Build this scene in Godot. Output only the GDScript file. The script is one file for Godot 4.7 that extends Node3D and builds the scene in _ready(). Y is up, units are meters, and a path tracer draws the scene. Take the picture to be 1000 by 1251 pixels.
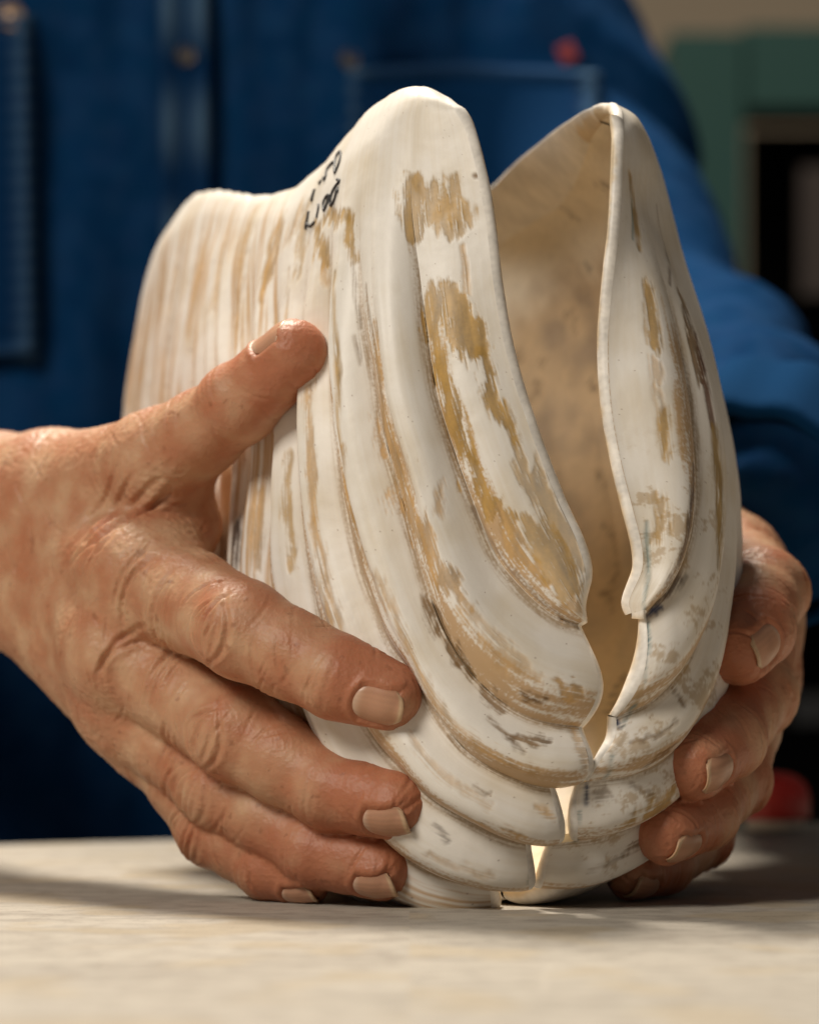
extends Node3D
# Working unit "u" = 0.8 mm. Camera looks along -z from z = 1000 u; the table top is y = 0.
const S := 0.0008
const FPX := 4200.0
const EYE := 74.5
const HZ := 790.0

var rng := RandomNumberGenerator.new()

func P(px: float, py: float, z: float) -> Vector3:      # a traced point given with its own depth
	var d := 1000.0 - z
	return Vector3((px - 500.0) / FPX * d, EYE + (HZ - py) / FPX * d, z)

func pix(p: Vector3) -> Vector2:
	var d := 1000.0 - p.z
	return Vector2(500.0 + p.x * FPX / d, HZ - (p.y - EYE) * FPX / d)

func noise(seed_: int, freq: float, oct := 3, type := FastNoiseLite.TYPE_SIMPLEX_SMOOTH, ridged := false) -> FastNoiseLite:
	var n := FastNoiseLite.new()
	n.seed = seed_
	n.frequency = freq
	n.noise_type = type
	n.fractal_type = FastNoiseLite.FRACTAL_RIDGED if ridged else FastNoiseLite.FRACTAL_FBM
	n.fractal_octaves = oct
	return n

func lin(r: float, g: float, b: float) -> Color:
	return Color(r, g, b).linear_to_srgb()

# ------------------------------------------------------------------ naming
func numbered(base: String, under: Node) -> String:
	if not under.has_node(NodePath(base)):
		return base
	var k := 1
	while under.has_node(NodePath("%s_%03d" % [base, k])):
		k += 1
	return "%s_%03d" % [base, k]

func thing(called: String, label: String, category: String, at := Vector3.ZERO) -> Node3D:
	var o := Node3D.new()
	o.name = numbered(called, self)
	o.position = at * S
	add_child(o, true)
	o.set_meta("label", label)
	o.set_meta("category", category)
	return o

func obj(called: String, mesh: Mesh, m: Material, parent: Node3D) -> MeshInstance3D:
	var o := MeshInstance3D.new()
	o.name = numbered(called, parent)
	o.mesh = mesh
	o.material_override = m
	parent.add_child(o, true)
	return o

# ------------------------------------------------------------------ mesh helpers
func acc_normals(v: PackedVector3Array, idx: PackedInt32Array) -> PackedVector3Array:
	var n := PackedVector3Array()
	n.resize(v.size())
	for t in range(0, idx.size(), 3):
		var a := idx[t]
		var b := idx[t + 1]
		var c := idx[t + 2]
		var f := (v[c] - v[a]).cross(v[b] - v[a])
		n[a] += f
		n[b] += f
		n[c] += f
	for i in n.size():
		n[i] = n[i].normalized()
	return n

func build(v: PackedVector3Array, idx: PackedInt32Array, col := PackedColorArray(), nrm := PackedVector3Array(), origin := Vector3.ZERO) -> ArrayMesh:
	if nrm.is_empty():
		nrm = acc_normals(v, idx)
	var w := PackedVector3Array()
	w.resize(v.size())
	for i in v.size():
		w[i] = (v[i] - origin) * S
	var a := []
	a.resize(Mesh.ARRAY_MAX)
	a[Mesh.ARRAY_VERTEX] = w
	a[Mesh.ARRAY_NORMAL] = nrm
	a[Mesh.ARRAY_INDEX] = idx
	if not col.is_empty():
		a[Mesh.ARRAY_COLOR] = col
	var m := ArrayMesh.new()
	m.add_surface_from_arrays(Mesh.PRIMITIVE_TRIANGLES, a)
	return m

func grid_idx(idx: PackedInt32Array, base: int, nu: int, nv: int, flip := false) -> void:
	# vertices laid out base + i * nv + j
	for i in nu - 1:
		for j in nv - 1:
			var a := base + i * nv + j
			var b := a + 1
			var c := a + nv
			var d := c + 1
			if flip:
				idx.append_array(PackedInt32Array([a, c, b, b, c, d]))
			else:
				idx.append_array(PackedInt32Array([a, b, c, b, d, c]))

func cr(a: Vector3, b: Vector3, c: Vector3, d: Vector3, t: float) -> Vector3:
	return b.cubic_interpolate(c, a, d, t)

func curve(pts: Array, n: int) -> PackedVector3Array:   # [px, py, z] knots -> n + 1 points, even along the length
	var k := PackedVector3Array()
	for p in pts:
		k.append(P(p[0], p[1], p[2]))
	return resample(k, n)

func resample(k: PackedVector3Array, n: int) -> PackedVector3Array:
	var fine := PackedVector3Array()
	var len := PackedFloat32Array()
	var total := 0.0
	for i in k.size() - 1:
		var a := k[maxi(i - 1, 0)]
		var b := k[i]
		var c := k[i + 1]
		var d := k[mini(i + 2, k.size() - 1)]
		var lb := b.distance_to(c)
		# tangents scaled by the neighbouring lengths keep uneven knots from overshooting
		var tb := (c - a) * (lb / maxf(b.distance_to(a) + lb, 0.01))
		var tc := (d - b) * (lb / maxf(c.distance_to(d) + lb, 0.01))
		for s in 24:
			var t := s / 24.0
			var t2 := t * t
			var t3 := t2 * t
			var q := b * (2 * t3 - 3 * t2 + 1) + tb * (t3 - 2 * t2 + t) + c * (-2 * t3 + 3 * t2) + tc * (t3 - t2)
			if fine.size():
				total += q.distance_to(fine[fine.size() - 1])
			fine.append(q)
			len.append(total)
	total += k[k.size() - 1].distance_to(fine[fine.size() - 1])
	fine.append(k[k.size() - 1])
	len.append(total)
	var out := PackedVector3Array()
	var j := 0
	for i in n + 1:
		var s := total * i / n
		while j < len.size() - 2 and len[j + 1] < s:
			j += 1
		out.append(fine[j].lerp(fine[j + 1], clampf((s - len[j]) / maxf(len[j + 1] - len[j], 1e-5), 0, 1)))
	return out

# ------------------------------------------------------------------ bodies: smooth unions of tapered capsules, meshed as surface nets
class Body:
	var A := PackedVector3Array()
	var AB := PackedVector3Array()
	var RA := PackedFloat32Array()
	var DR := PackedFloat32Array()
	var IL := PackedFloat32Array()
	var G := PackedInt32Array()
	var K := PackedFloat32Array()      # blend within each group; group 0 is the palm or trunk
	var join := 6.0                    # blend between group 0 and the others
	var touch := 0.6                   # blend among the others
	var all := PackedInt32Array()
	var tmp := PackedFloat32Array()

	func bone(a: Vector3, b: Vector3, ra: float, rb: float, g := 0) -> void:
		all.append(A.size())
		A.append(a)
		AB.append(b - a)
		RA.append(ra)
		DR.append(rb - ra)
		IL.append(1.0 / maxf((b - a).length_squared(), 1e-6))
		G.append(g)

	func d(p: Vector3, list: PackedInt32Array) -> float:
		tmp.fill(1e4)
		for i in list:
			var q := p - A[i]
			var h := clampf(q.dot(AB[i]) * IL[i], 0.0, 1.0)
			var e := (q - AB[i] * h).length() - RA[i] - DR[i] * h
			var g := G[i]
			var o := tmp[g]
			var k := K[g]
			var x := k - absf(e - o)
			tmp[g] = minf(e, o) - (x * x * 0.25 / k if x > 0.0 else 0.0)
		var f := 1e4
		for g in range(1, K.size()):
			var e := tmp[g]
			var x := touch - absf(e - f)
			f = minf(e, f) - (x * x * 0.25 / touch if x > 0.0 else 0.0)
		var x := join - absf(f - tmp[0])
		return minf(f, tmp[0]) - (x * x * 0.25 / join if x > 0.0 else 0.0)

	func near(p: Vector3, reach: float) -> PackedInt32Array:
		var out := PackedInt32Array()
		for i in all:
			var q := p - A[i]
			var h := clampf(q.dot(AB[i]) * IL[i], 0.0, 1.0)
			if (q - AB[i] * h).length() - RA[i] - DR[i] * h < reach:
				out.append(i)
		return out

func nets(F: Body, lo: Vector3, hi: Vector3, c: float) -> Array:
	F.tmp.resize(F.K.size())
	var bs := 8
	var nx := int((hi.x - lo.x) / c / bs + 1) * bs + 1
	var ny := int((hi.y - lo.y) / c / bs + 1) * bs + 1
	var nz := int((hi.z - lo.z) / c / bs + 1) * bs + 1
	var val := PackedFloat32Array()
	val.resize(nx * ny * nz)
	val.fill(1e3)
	var half := c * bs * 0.87 + 3.0 * c
	var active := []
	for bx in range(0, nx, bs):
		for by in range(0, ny, bs):
			for bz in range(0, nz, bs):
				var m := lo + Vector3(bx + bs * 0.5 - 0.5, by + bs * 0.5 - 0.5, bz + bs * 0.5 - 0.5) * c
				var dm := F.d(m, F.all)
				if absf(dm) > half:
					if dm < 0:
						for x in range(bx, mini(bx + bs, nx)):
							for y in range(by, mini(by + bs, ny)):
								for z in range(bz, mini(bz + bs, nz)):
									val[(x * ny + y) * nz + z] = -1e3
					continue
				active.append(Vector3i(bx, by, bz))
				var list := F.near(m, half + 8.0)
				for x in range(bx, mini(bx + bs, nx)):
					for y in range(by, mini(by + bs, ny)):
						var row := (x * ny + y) * nz
						for z in range(bz, mini(bz + bs, nz)):
							val[row + z] = F.d(lo + Vector3(x, y, z) * c, list)
	var at := PackedInt32Array()
	at.resize(val.size())
	at.fill(-1)
	var v := PackedVector3Array()
	var cells := []
	var off := [0, nz * ny, nz, nz * ny + nz, 1, nz * ny + 1, nz + 1, nz * ny + nz + 1]
	var edges := [[0, 1], [2, 3], [4, 5], [6, 7], [0, 2], [1, 3], [4, 6], [5, 7], [0, 4], [1, 5], [2, 6], [3, 7]]
	var corner := []
	for k in 8:
		corner.append(Vector3(k & 1, (k >> 1) & 1, k >> 2))
	for b in active:
		for x in range(b.x, mini(b.x + bs, nx - 1)):
			for y in range(b.y, mini(b.y + bs, ny - 1)):
				for z in range(b.z, mini(b.z + bs, nz - 1)):
					var i: int = (x * ny + y) * nz + z
					var s0 := val[i] < 0
					if (val[i + off[1]] < 0) == s0 and (val[i + off[2]] < 0) == s0 and (val[i + off[3]] < 0) == s0 and (val[i + off[4]] < 0) == s0 and (val[i + off[5]] < 0) == s0 and (val[i + off[6]] < 0) == s0 and (val[i + off[7]] < 0) == s0:
						continue
					var sum := Vector3.ZERO
					var n := 0
					for e in edges:
						var f0: float = val[i + off[e[0]]]
						var f1: float = val[i + off[e[1]]]
						if (f0 < 0) != (f1 < 0):
							sum += (corner[e[0]] as Vector3).lerp(corner[e[1]], f0 / (f0 - f1))
							n += 1
					at[i] = v.size()
					v.append(lo + (Vector3(x, y, z) + sum / n) * c)
					cells.append(Vector3i(x, y, z))
	var idx := PackedInt32Array()
	for cell in cells:
		var i: int = (cell.x * ny + cell.y) * nz + cell.z
		var inside := val[i] < 0
		for ax in 3:
			var o: int = [nz * ny, nz, 1][ax]
			if (val[i + o] < 0) == inside:
				continue
			var p: int = [nz, 1, nz * ny][ax]
			var q: int = [1, nz * ny, nz][ax]
			if i - p - q < 0:
				continue
			var a := at[i]
			var b2 := at[i - p]
			var c2 := at[i - p - q]
			var d2 := at[i - q]
			if a < 0 or b2 < 0 or c2 < 0 or d2 < 0:
				continue
			if inside:
				idx.append_array(PackedInt32Array([a, c2, b2, a, d2, c2]))
			else:
				idx.append_array(PackedInt32Array([a, b2, c2, a, c2, d2]))
	return [v, idx]

func subdivide(v: PackedVector3Array, idx: PackedInt32Array) -> Array:
	var n := acc_normals(v, idx)
	var out := v.duplicate()
	var mid := {}
	var idx2 := PackedInt32Array()
	idx2.resize(idx.size() * 4)
	var w := 0
	for t in range(0, idx.size(), 3):
		var m := [0, 0, 0]
		for e in 3:
			var a := idx[t + e]
			var b := idx[t + (e + 1) % 3]
			var key := mini(a, b) * 4000000 + maxi(a, b)
			var at: int = mid.get(key, -1)
			if at < 0:
				var q := (v[a] + v[b]) * 0.5
				var qa := q - n[a] * (q - v[a]).dot(n[a])
				var qb := q - n[b] * (q - v[b]).dot(n[b])
				at = out.size()
				out.append(q.lerp((qa + qb) * 0.5, 0.75))
				mid[key] = at
			m[e] = at
		for q in [idx[t], m[0], m[2], m[0], idx[t + 1], m[1], m[2], m[1], idx[t + 2], m[0], m[1], m[2]]:
			idx2[w] = q
			w += 1
	return [out, idx2]

# ------------------------------------------------------------------ materials
var skin: StandardMaterial3D
var nail: StandardMaterial3D
var shell: StandardMaterial3D
var denim: StandardMaterial3D

func height_map(freq: float, type: int, seed_: int, size := 512, oct := 3) -> NoiseTexture2D:
	var t := NoiseTexture2D.new()
	t.width = size
	t.height = size
	t.seamless = true
	var n := noise(seed_, freq, oct, type)
	if type == FastNoiseLite.TYPE_CELLULAR:
		n.cellular_return_type = FastNoiseLite.RETURN_DISTANCE
	t.noise = n
	return t

func plain(c: Color, rough := 0.7, metal := 0.0) -> StandardMaterial3D:
	var m := StandardMaterial3D.new()
	m.albedo_color = c
	m.roughness = rough
	m.metallic = metal
	return m

func make_materials() -> void:
	skin = StandardMaterial3D.new()
	skin.vertex_color_use_as_albedo = true
	skin.roughness = 0.48
	skin.metallic_specular = 0.42
	skin.subsurf_scatter_enabled = true
	skin.subsurf_scatter_strength = 0.10
	skin.uv1_triplanar = true
	skin.uv1_scale = Vector3.ONE * 26.0
	skin.heightmap_enabled = true
	skin.heightmap_texture = height_map(0.055, FastNoiseLite.TYPE_CELLULAR, 5, 512, 2)
	skin.heightmap_scale = 0.020
	nail = StandardMaterial3D.new()
	nail.vertex_color_use_as_albedo = true
	nail.roughness = 0.33
	nail.metallic_specular = 0.4
	nail.subsurf_scatter_enabled = true
	nail.subsurf_scatter_strength = 0.08
	shell = StandardMaterial3D.new()
	shell.vertex_color_use_as_albedo = true
	shell.roughness = 0.42
	shell.metallic_specular = 0.45
	shell.uv1_triplanar = true
	shell.uv1_scale = Vector3.ONE * 14.0
	shell.heightmap_enabled = true
	shell.heightmap_texture = height_map(0.02, FastNoiseLite.TYPE_SIMPLEX_SMOOTH, 9, 512, 5)
	shell.heightmap_scale = 0.010
	denim = StandardMaterial3D.new()
	denim.vertex_color_use_as_albedo = true
	denim.roughness = 0.95
	denim.metallic_specular = 0.12
	denim.uv1_triplanar = true
	denim.uv1_scale = Vector3.ONE * 12.0
	denim.heightmap_enabled = true
	denim.heightmap_texture = height_map(0.12, FastNoiseLite.TYPE_SIMPLEX_SMOOTH, 12, 512, 3)
	denim.heightmap_scale = 0.02

# ------------------------------------------------------------------ the vessel
var vessel_bins := {}
var vessel_pts := PackedVector3Array()
var vessel_nrm := PackedVector3Array()

func anchor(px: float, py: float) -> int:     # the outer-surface vertex that a traced mark sits on
	var best := -1
	var score := 1e9
	for r in range(0, 6):
		for dx in range(-r, r + 1):
			for dy in range(-r, r + 1):
				if maxi(absi(dx), absi(dy)) != r:
					continue
				var key := Vector2i(int(px / 8.0) + dx, int(py / 8.0) + dy)
				if vessel_bins.has(key):
					for i in vessel_bins[key]:
						var e := pix(vessel_pts[i]).distance_to(Vector2(px, py)) - vessel_pts[i].z * 0.3
						if e < score:
							score = e
							best = i
		if best >= 0 and r >= 1:
			break
	return best

func make_vessel() -> void:
	var NV := 560
	# Groove lines traced down the left half (slit side first), round the back, and up the right half.
	var keys := [
		[[546, 119, -8], [568, 158, -4], [583, 215, 0], [593, 270, 2], [603, 350, 5], [618, 430, 8], [645, 520, 12], [680, 610, 15], [705, 665, 17], [715, 705, 18], [712, 750, 16]],
		[[512, 106, -14], [503, 150, -11], [502, 250, -6], [512, 330, -1], [522, 410, 4], [534, 484, 8], [556, 555, 11], [578, 615, 14], [606, 680, 17], [640, 722, 19], [676, 752, 19], [712, 766, 16]],
		[[470, 120, -28], [448, 180, -22], [440, 260, -16], [442, 340, -10], [447, 400, -6], [458, 460, -2], [470, 534, 3], [488, 600, 7], [507, 670, 11], [527, 735, 15], [558, 800, 20], [600, 848, 22], [650, 878, 22], [716, 890, 18]],
		[[432, 155, -48], [412, 215, -38], [406, 280, -30], [407, 350, -24], [410, 430, -18], [411, 500, -13], [416, 560, -9], [425, 620, -6], [438, 680, -2], [453, 725, 2], [478, 787, 8], [506, 826, 12], [535, 875, 16], [574, 921, 20], [632, 953, 21], [677, 963, 20], [714, 957, 17]],
		[[397, 197, -68], [384, 240, -60], [377, 300, -52], [374, 380, -43], [372, 480, -32], [373, 560, -26], [378, 656, -21], [385, 704, -17], [397, 764, -11], [428, 850, -2], [459, 904, 4], [488, 937, 9], [526, 975, 13], [568, 1000, 15], [619, 1025, 14], [661, 1034, 11], [682, 1028, 9]],
		[[362, 228, -88], [346, 270, -80], [340, 330, -71], [342, 400, -61], [347, 480, -50], [348, 560, -43], [341, 620, -40], [337, 680, -38], [340, 728, -34], [362, 830, -24], [410, 940, -12], [472, 1026, -3], [520, 1061, 1], [568, 1077, 3], [619, 1084, 2], [648, 1084, 0]],
		[[332, 238, -108], [318, 270, -101], [310, 330, -91], [312, 400, -80], [317, 480, -68], [318, 560, -60], [312, 632, -56], [307, 709, -53], [318, 800, -47], [350, 920, -36], [410, 1030, -24], [480, 1082, -16], [550, 1097, -12], [612, 1098, -8]],
		[[308, 239, -128], [296, 270, -122], [286, 330, -112], [288, 400, -101], [296, 480, -87], [299, 560, -78], [298, 620, -73], [296, 704, -70], [305, 830, -64], [340, 950, -54], [400, 1052, -43], [480, 1094, -32], [560, 1103, -22]],
		[[262, 234, -172], [250, 265, -168], [240, 330, -162], [236, 430, -154], [236, 550, -146], [245, 680, -138], [262, 790, -125], [295, 900, -108], [345, 1000, -90], [400, 1062, -78], [450, 1085, -72]],
		[[232, 243, -198], [212, 290, -197], [200, 390, -194], [193, 510, -189], [200, 640, -180], [222, 770, -165], [260, 880, -145], [310, 980, -125], [355, 1052, -108], [390, 1072, -98]],
		[[222, 262, -222], [188, 320, -225], [168, 410, -228], [156, 515, -226], [160, 640, -215], [185, 770, -198], [230, 880, -175], [285, 980, -150], [330, 1050, -128], [352, 1064, -118]],
		[[300, 250, -258], [290, 300, -270], [280, 450, -280], [280, 600, -275], [300, 740, -260], [320, 870, -230], [340, 980, -190], [355, 1045, -145], [372, 1064, -122]],
		[[420, 268, -238], [450, 320, -248], [470, 450, -255], [490, 600, -250], [510, 740, -235], [520, 870, -205], [500, 980, -165], [460, 1045, -122], [420, 1071, -102]],
		[[520, 262, -205], [570, 310, -215], [610, 450, -222], [640, 600, -212], [655, 740, -195], [650, 870, -165], [610, 980, -130], [550, 1055, -92], [480, 1084, -72]],
		[[598, 232, -150], [670, 290, -180], [720, 450, -188], [755, 600, -178], [772, 740, -158], [768, 870, -132], [735, 980, -100], [670, 1058, -68], [560, 1093, -46]],
		[[628, 203, -125], [715, 270, -148], [780, 430, -158], [815, 600, -148], [825, 740, -128], [815, 870, -100], [785, 980, -72], [730, 1055, -42], [620, 1098, -14]],
		[[662, 174, -100], [760, 260, -120], [825, 430, -122], [855, 600, -112], [862, 740, -95], [853, 850, -74], [832, 950, -50], [795, 1032, -25], [752, 1062, -10], [700, 1081, -2], [656, 1084, -2]],
		[[697, 146, -78], [735, 170, -88], [786, 240, -96], [848, 430, -90], [876, 560, -82], [886, 690, -68], [878, 790, -52], [858, 885, -33], [828, 963, -12], [780, 1003, 2], [735, 1022, 8], [690, 1029, 9], [669, 1031, 8]],
		[[727, 130, -52], [762, 147, -60], [803, 210, -70], [838, 330, -65], [864, 430, -58], [880, 540, -50], [886, 650, -42], [881, 750, -29], [863, 840, -12], [825, 914, 4], [778, 944, 13], [725, 953, 17], [702, 957, 16]],
		[[745, 126, -38], [775, 143, -44], [800, 190, -48], [812, 290, -42], [836, 380, -36], [858, 470, -30], [870, 560, -25], [872, 650, -20], [862, 730, -10], [842, 800, 2], [800, 853, 12], [752, 876, 17]],
		[[756, 131, -27], [777, 152, -28], [788, 192, -28], [786, 250, -24], [806, 330, -17], [824, 400, -12], [838, 470, -7], [846, 540, -2], [848, 600, 2], [838, 665, 8], [815, 720, 13], [786, 752, 15]],
		[[760, 146, -19], [761, 172, -14], [760, 205, -11], [757, 270, -6], [748, 350, -2], [742, 420, 0], [745, 490, 4], [757, 560, 8], [772, 620, 12], [783, 665, 14], [784, 695, 15], [768, 735, 15], [772, 752, 15]],
	]
	var C := []
	for i in keys.size():
		var k: Array = keys[i]
		if i < 10:      # the left rim rolls over backwards
			var a = k[0]
			var b = k[1]
			var roll := 1.0 if i > 0 else 0.7
			k = [[a[0] + 2, a[1] + 5, a[2] - 14 * roll], [a[0] + 1, a[1], a[2] - 8 * roll], [lerpf(a[0], b[0], 0.1), lerpf(a[1], b[1], 0.10), a[2] - 2.5 * roll], [lerpf(a[0], b[0], 0.4), lerpf(a[1], b[1], 0.38), lerpf(a[2], b[2], 0.4)]] + k.slice(1)
		C.append(curve(k, NV))
	var n := C.size()
	# per strip: pleats in it, height of the ridge, start and end of its fade-in, which side the lip is on (1 = far side of u), end trims at both curves, end bulge, columns
	var strips := [
		[1, 3.8, 0.25, 0.75, 1, 0.994, 0.99, 0.0, 76, 1.15],
		[1, 7.4, 0.16, 0.46, 1, 0.99, 0.99, 4.5, 84, 0.95],
		[1, 6.8, 0.15, 0.42, 1, 0.99, 0.99, 1.0, 76, 1.2],
		[1, 6.4, 0.13, 0.40, 1, 0.958, 0.992, 0.6, 70, 1.3],
		[1, 5.8, 0.13, 0.38, 1, 0.962, 0.992, 0.4, 60, 1.3],
		[1, 6.2, 0.12, 0.34, 1, 0.957, 0.992, 0.0, 50, 1.3],
		[1, 5.8, 0.12, 0.34, 1, 0.96, 1.0, 0.0, 36, 1.3],
		[4, 5.6, 0.08, 0.30, 1, 1.0, 1.0, 0.0, 64, 1.2],
		[2, 5.0, 0.08, 0.32, 1, 1.0, 1.0, 0.0, 32, 1.2],
		[2, 3.0, 0.16, 0.46, 0, 1.0, 1.0, 0.0, 24, 1.0],
		[3, 3.0, 0.16, 0.46, 0, 1.0, 1.0, 0.0, 24, 1.0],
		[3, 3.0, 0.16, 0.46, 0, 1.0, 1.0, 0.0, 20, 1.0],
		[3, 3.0, 0.16, 0.46, 0, 1.0, 1.0, 0.0, 20, 1.0],
		[2, 3.0, 0.16, 0.46, 0, 1.0, 1.0, 0.0, 18, 1.0],
		[1, 3.0, 0.16, 0.46, -1, 1.0, 1.0, 0.0, 14, 1.5],
		[1, 3.6, 0.16, 0.46, -1, 1.0, 0.97, 0.0, 30, 1.5],
		[1, 4.2, 0.14, 0.46, -1, 1.0, 0.995, 0.0, 44, 1.5],
		[1, 4.6, 0.14, 0.50, -1, 0.972, 0.995, 0.0, 52, 1.5],
		[1, 4.2, 0.16, 0.55, -1, 0.985, 1.0, -2.0, 60, 1.4],
		[1, 5.0, 0.20, 0.60, -1, 1.0, 0.995, -2.4, 64, 1.3],
		[1, 4.6, 0.25, 0.60, -1, 0.995, 0.995, 0.0, 64, 1.2],
	]
	var root := thing("fluted_vessel", "hollow fluted vessel in chalky white paint worn to amber, split open down the front", "vessel", P(560, 1100, -90) * Vector3(1, 0, 1))
	var org := root.position / S
	var wall := 4.2
	var rows := NV + 1
	var pieces := []
	var streak := noise(21, 1.0, 4)
	for k in n - 1:
		var sp = strips[k]
		var cols: int = sp[8] + 1
		var base := PackedVector3Array()
		base.resize(cols * rows)
		var c0: PackedVector3Array = C[maxi(k - 1, 0)]
		var c1: PackedVector3Array = C[k]
		var c2: PackedVector3Array = C[k + 1]
		var c3: PackedVector3Array = C[mini(k + 2, n - 1)]
		for i in cols:
			var u := float(i) / (cols - 1)
			var trim := 1.0 - lerpf(sp[5], sp[6], u)
			for j in rows:
				var v := float(j) / NV
				var t := (v - trim * smoothstep(0.7, 1.0, v)) * NV
				var q := mini(int(t), NV - 1)
				var f := t - q
				var b := c1[q].lerp(c1[q + 1], f)
				var c := c2[q].lerp(c2[q + 1], f)
				var a := c0[q].lerp(c0[q + 1], f)
				var d := c3[q].lerp(c3[q + 1], f)
				var lb := b.distance_to(c)
				var tb := (c - a) * (lb / maxf(b.distance_to(a) + lb, 0.01))
				var tc := (d - b) * (lb / maxf(c.distance_to(d) + lb, 0.01))
				var u2 := u * u
				var u3 := u2 * u
				base[i * rows + j] = b * (2 * u3 - 3 * u2 + 1) + tb * (u3 - 2 * u2 + u) + c * (-2 * u3 + 3 * u2) + tc * (u3 - u2)
		var nb := grid_normals(base, cols, rows)
		var out := PackedVector3Array()
		var inn := PackedVector3Array()
		out.resize(base.size())
		inn.resize(base.size())
		for i in cols:
			var u := float(i) / (cols - 1)
			var w := fposmod(u * sp[0], 1.0) if i < cols - 1 else 1.0
			if sp[0] > 1 and w < 0.001 and i > 0:
				w = 1.0
			var wl: float = w if sp[4] >= 0 else 1.0 - w
			var f0 := pow(maxf(sin(PI * pow(wl, sp[9])), 0.0), 1.0)      # rounded fold
			var f1 := pow(maxf(sin(PI * pow(wl, 1.5)), 0.0), 0.95)      # overhanging lip, lower down
			if k >= 1 and k <= 4:      # a second, fainter furrow down the fold
				f0 += -0.16 * exp(-pow((w - 0.70) / 0.055, 2.0)) + 0.07 * exp(-pow((w - 0.58) / 0.06, 2.0))
			if k == 0:
				f0 += (1.0 - w) * 0.3
				f1 = f0
			for j in rows:
				var v := float(j) / NV
				var at := i * rows + j
				var amp: float = sp[1] * lerpf(0.06, 1.0, smoothstep(sp[2], sp[3], v))
				var e := clampf((v - 0.955) / 0.045, 0.0, 1.0)
				var rnd := sqrt(maxf(1.0 - e * e * 0.45, 0.0))
				var h := amp * lerpf(f0, f1, smoothstep(0.58, 0.84, v)) * rnd
				# hand-worked unevenness
				var p := base[at]
				h += 0.35 * streak.get_noise_3d(p.x * 0.03, p.y * 0.03, p.z * 0.03)
				var tang := Vector3.ZERO
				if sp[7] != 0.0 and v > 0.9 and j > 0:
					tang = (base[at] - base[at - 1]).normalized() * sp[7] * sin(PI * w) * smoothstep(0.9, 1.0, v)
				out[at] = p + nb[at] * h + tang
				inn[at] = p + nb[at] * (h * 0.5 - (3.7 if k >= 18 else wall)) + tang
		var bevel: float = [0.0, 0.0, 0.0, 0.0, 0.0, 0.0, 0.0, 0.0, 0.0, 0.0, 0.02, 0.04, 0.06, 0.075, 0.075, 0.07, 0.054, 0.034, 0.014, 0.004, 0.0][k]
		var next: float = [0.0, 0.0, 0.0, 0.0, 0.0, 0.0, 0.0, 0.0, 0.0, 0.0, 0.02, 0.04, 0.06, 0.075, 0.075, 0.07, 0.054, 0.034, 0.014, 0.004, 0.0, 0.0][k + 1]
		if bevel > 0.0:
			var was := inn.duplicate()
			for i in cols:
				var bv := lerpf(bevel, next, float(i) / (cols - 1))
				for j in rows:
					var t := minf(bv * NV + (1.0 - bv) * j, NV - 0.001)
					var q := int(t)
					inn[i * rows + j] = was[i * rows + q].lerp(was[i * rows + q + 1], t - q)
		pieces.append([out, inn, cols])
		var no := grid_normals(out, cols, rows)
		for at in out.size():
			if no[at].z > 0.12 and k != 12:
				var q := pix(out[at])
				var key := Vector2i(int(q.x / 8.0), int(q.y / 8.0))
				if not vessel_bins.has(key):
					vessel_bins[key] = PackedInt32Array()
				vessel_bins[key].append(vessel_pts.size() + at)
		vessel_pts.append_array(out)
		vessel_nrm.append_array(no)
	var marks := make_marks()
	var nA := noise(31, 1.0, 4)
	var nB := noise(32, 1.0, 3)
	var nC := noise(33, 0.9, 2)
	var white := Color(0.82, 0.775, 0.71)
	var tan := Color(0.50, 0.31, 0.145)
	var ochre := Color(0.42, 0.25, 0.075)
	var cream := Color(0.71, 0.63, 0.51)
	for k in n - 1:
		var sp = strips[k]
		var out: PackedVector3Array = pieces[k][0]
		var inn: PackedVector3Array = pieces[k][1]
		var cols: int = pieces[k][2]
		var v := PackedVector3Array()
		var idx := PackedInt32Array()
		var col := PackedColorArray()
		v.append_array(out)
		grid_idx(idx, 0, cols, rows)
		var lines := []
		var no_k := grid_normals(out, cols, rows)
		var box := AABB(out[0], Vector3.ZERO)
		for at in range(0, out.size(), 37):
			box = box.expand(out[at])
		box = box.grow(4.0)
		for m in marks:
			if box.intersects(m.box):
				lines.append(m)
		for i in cols:
			var u := float(i) / (cols - 1)
			var w := fposmod(u * sp[0], 1.0)
			var side := w if sp[4] >= 0 else 1.0 - w
			for j in rows:
				var vv := float(j) / NV
				var p := out[i * rows + j]
				var sc := k * 13.0 + u * 6.0
				var s1 := nA.get_noise_2d(sc * 1.5, vv * 4.0)             # long brush streaks
				var s2 := nB.get_noise_2d(sc * 4.0 + 40.0, vv * 8.0)
				var g := nC.get_noise_3d(p.x * 0.9, p.y * 0.9, p.z * 0.9)   # grain
				var blot := nB.get_noise_3d(p.x * 0.03, p.y * 0.03, p.z * 0.03)
				var c := white.lerp(cream, clampf(0.20 + blot * 1.1 + s1 * 0.35, 0.0, 1.0))
				c = c * (1.0 + 0.012 * s2 + 0.015 * g)
				# paint rubbed thin along the lip and the foot of each pleat
				var grown := smoothstep(sp[2], sp[3], vv)
				var lip := smoothstep(0.50, 0.84, side) * grown
				var lack := lip * 0.80 + 0.7 * s1 * lip + 0.45 * blot + 0.5 * g * lip + 0.3 * s2 * lip - 0.40
				c = c.lerp(tan, clampf(lack * 2.2, 0.0, 0.85))
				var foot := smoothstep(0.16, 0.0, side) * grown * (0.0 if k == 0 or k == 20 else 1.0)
				c = c.lerp(Color(0.33, 0.215, 0.105), clampf(foot * (0.72 + s2 + 0.5 * g), 0.0, 0.8))
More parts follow.
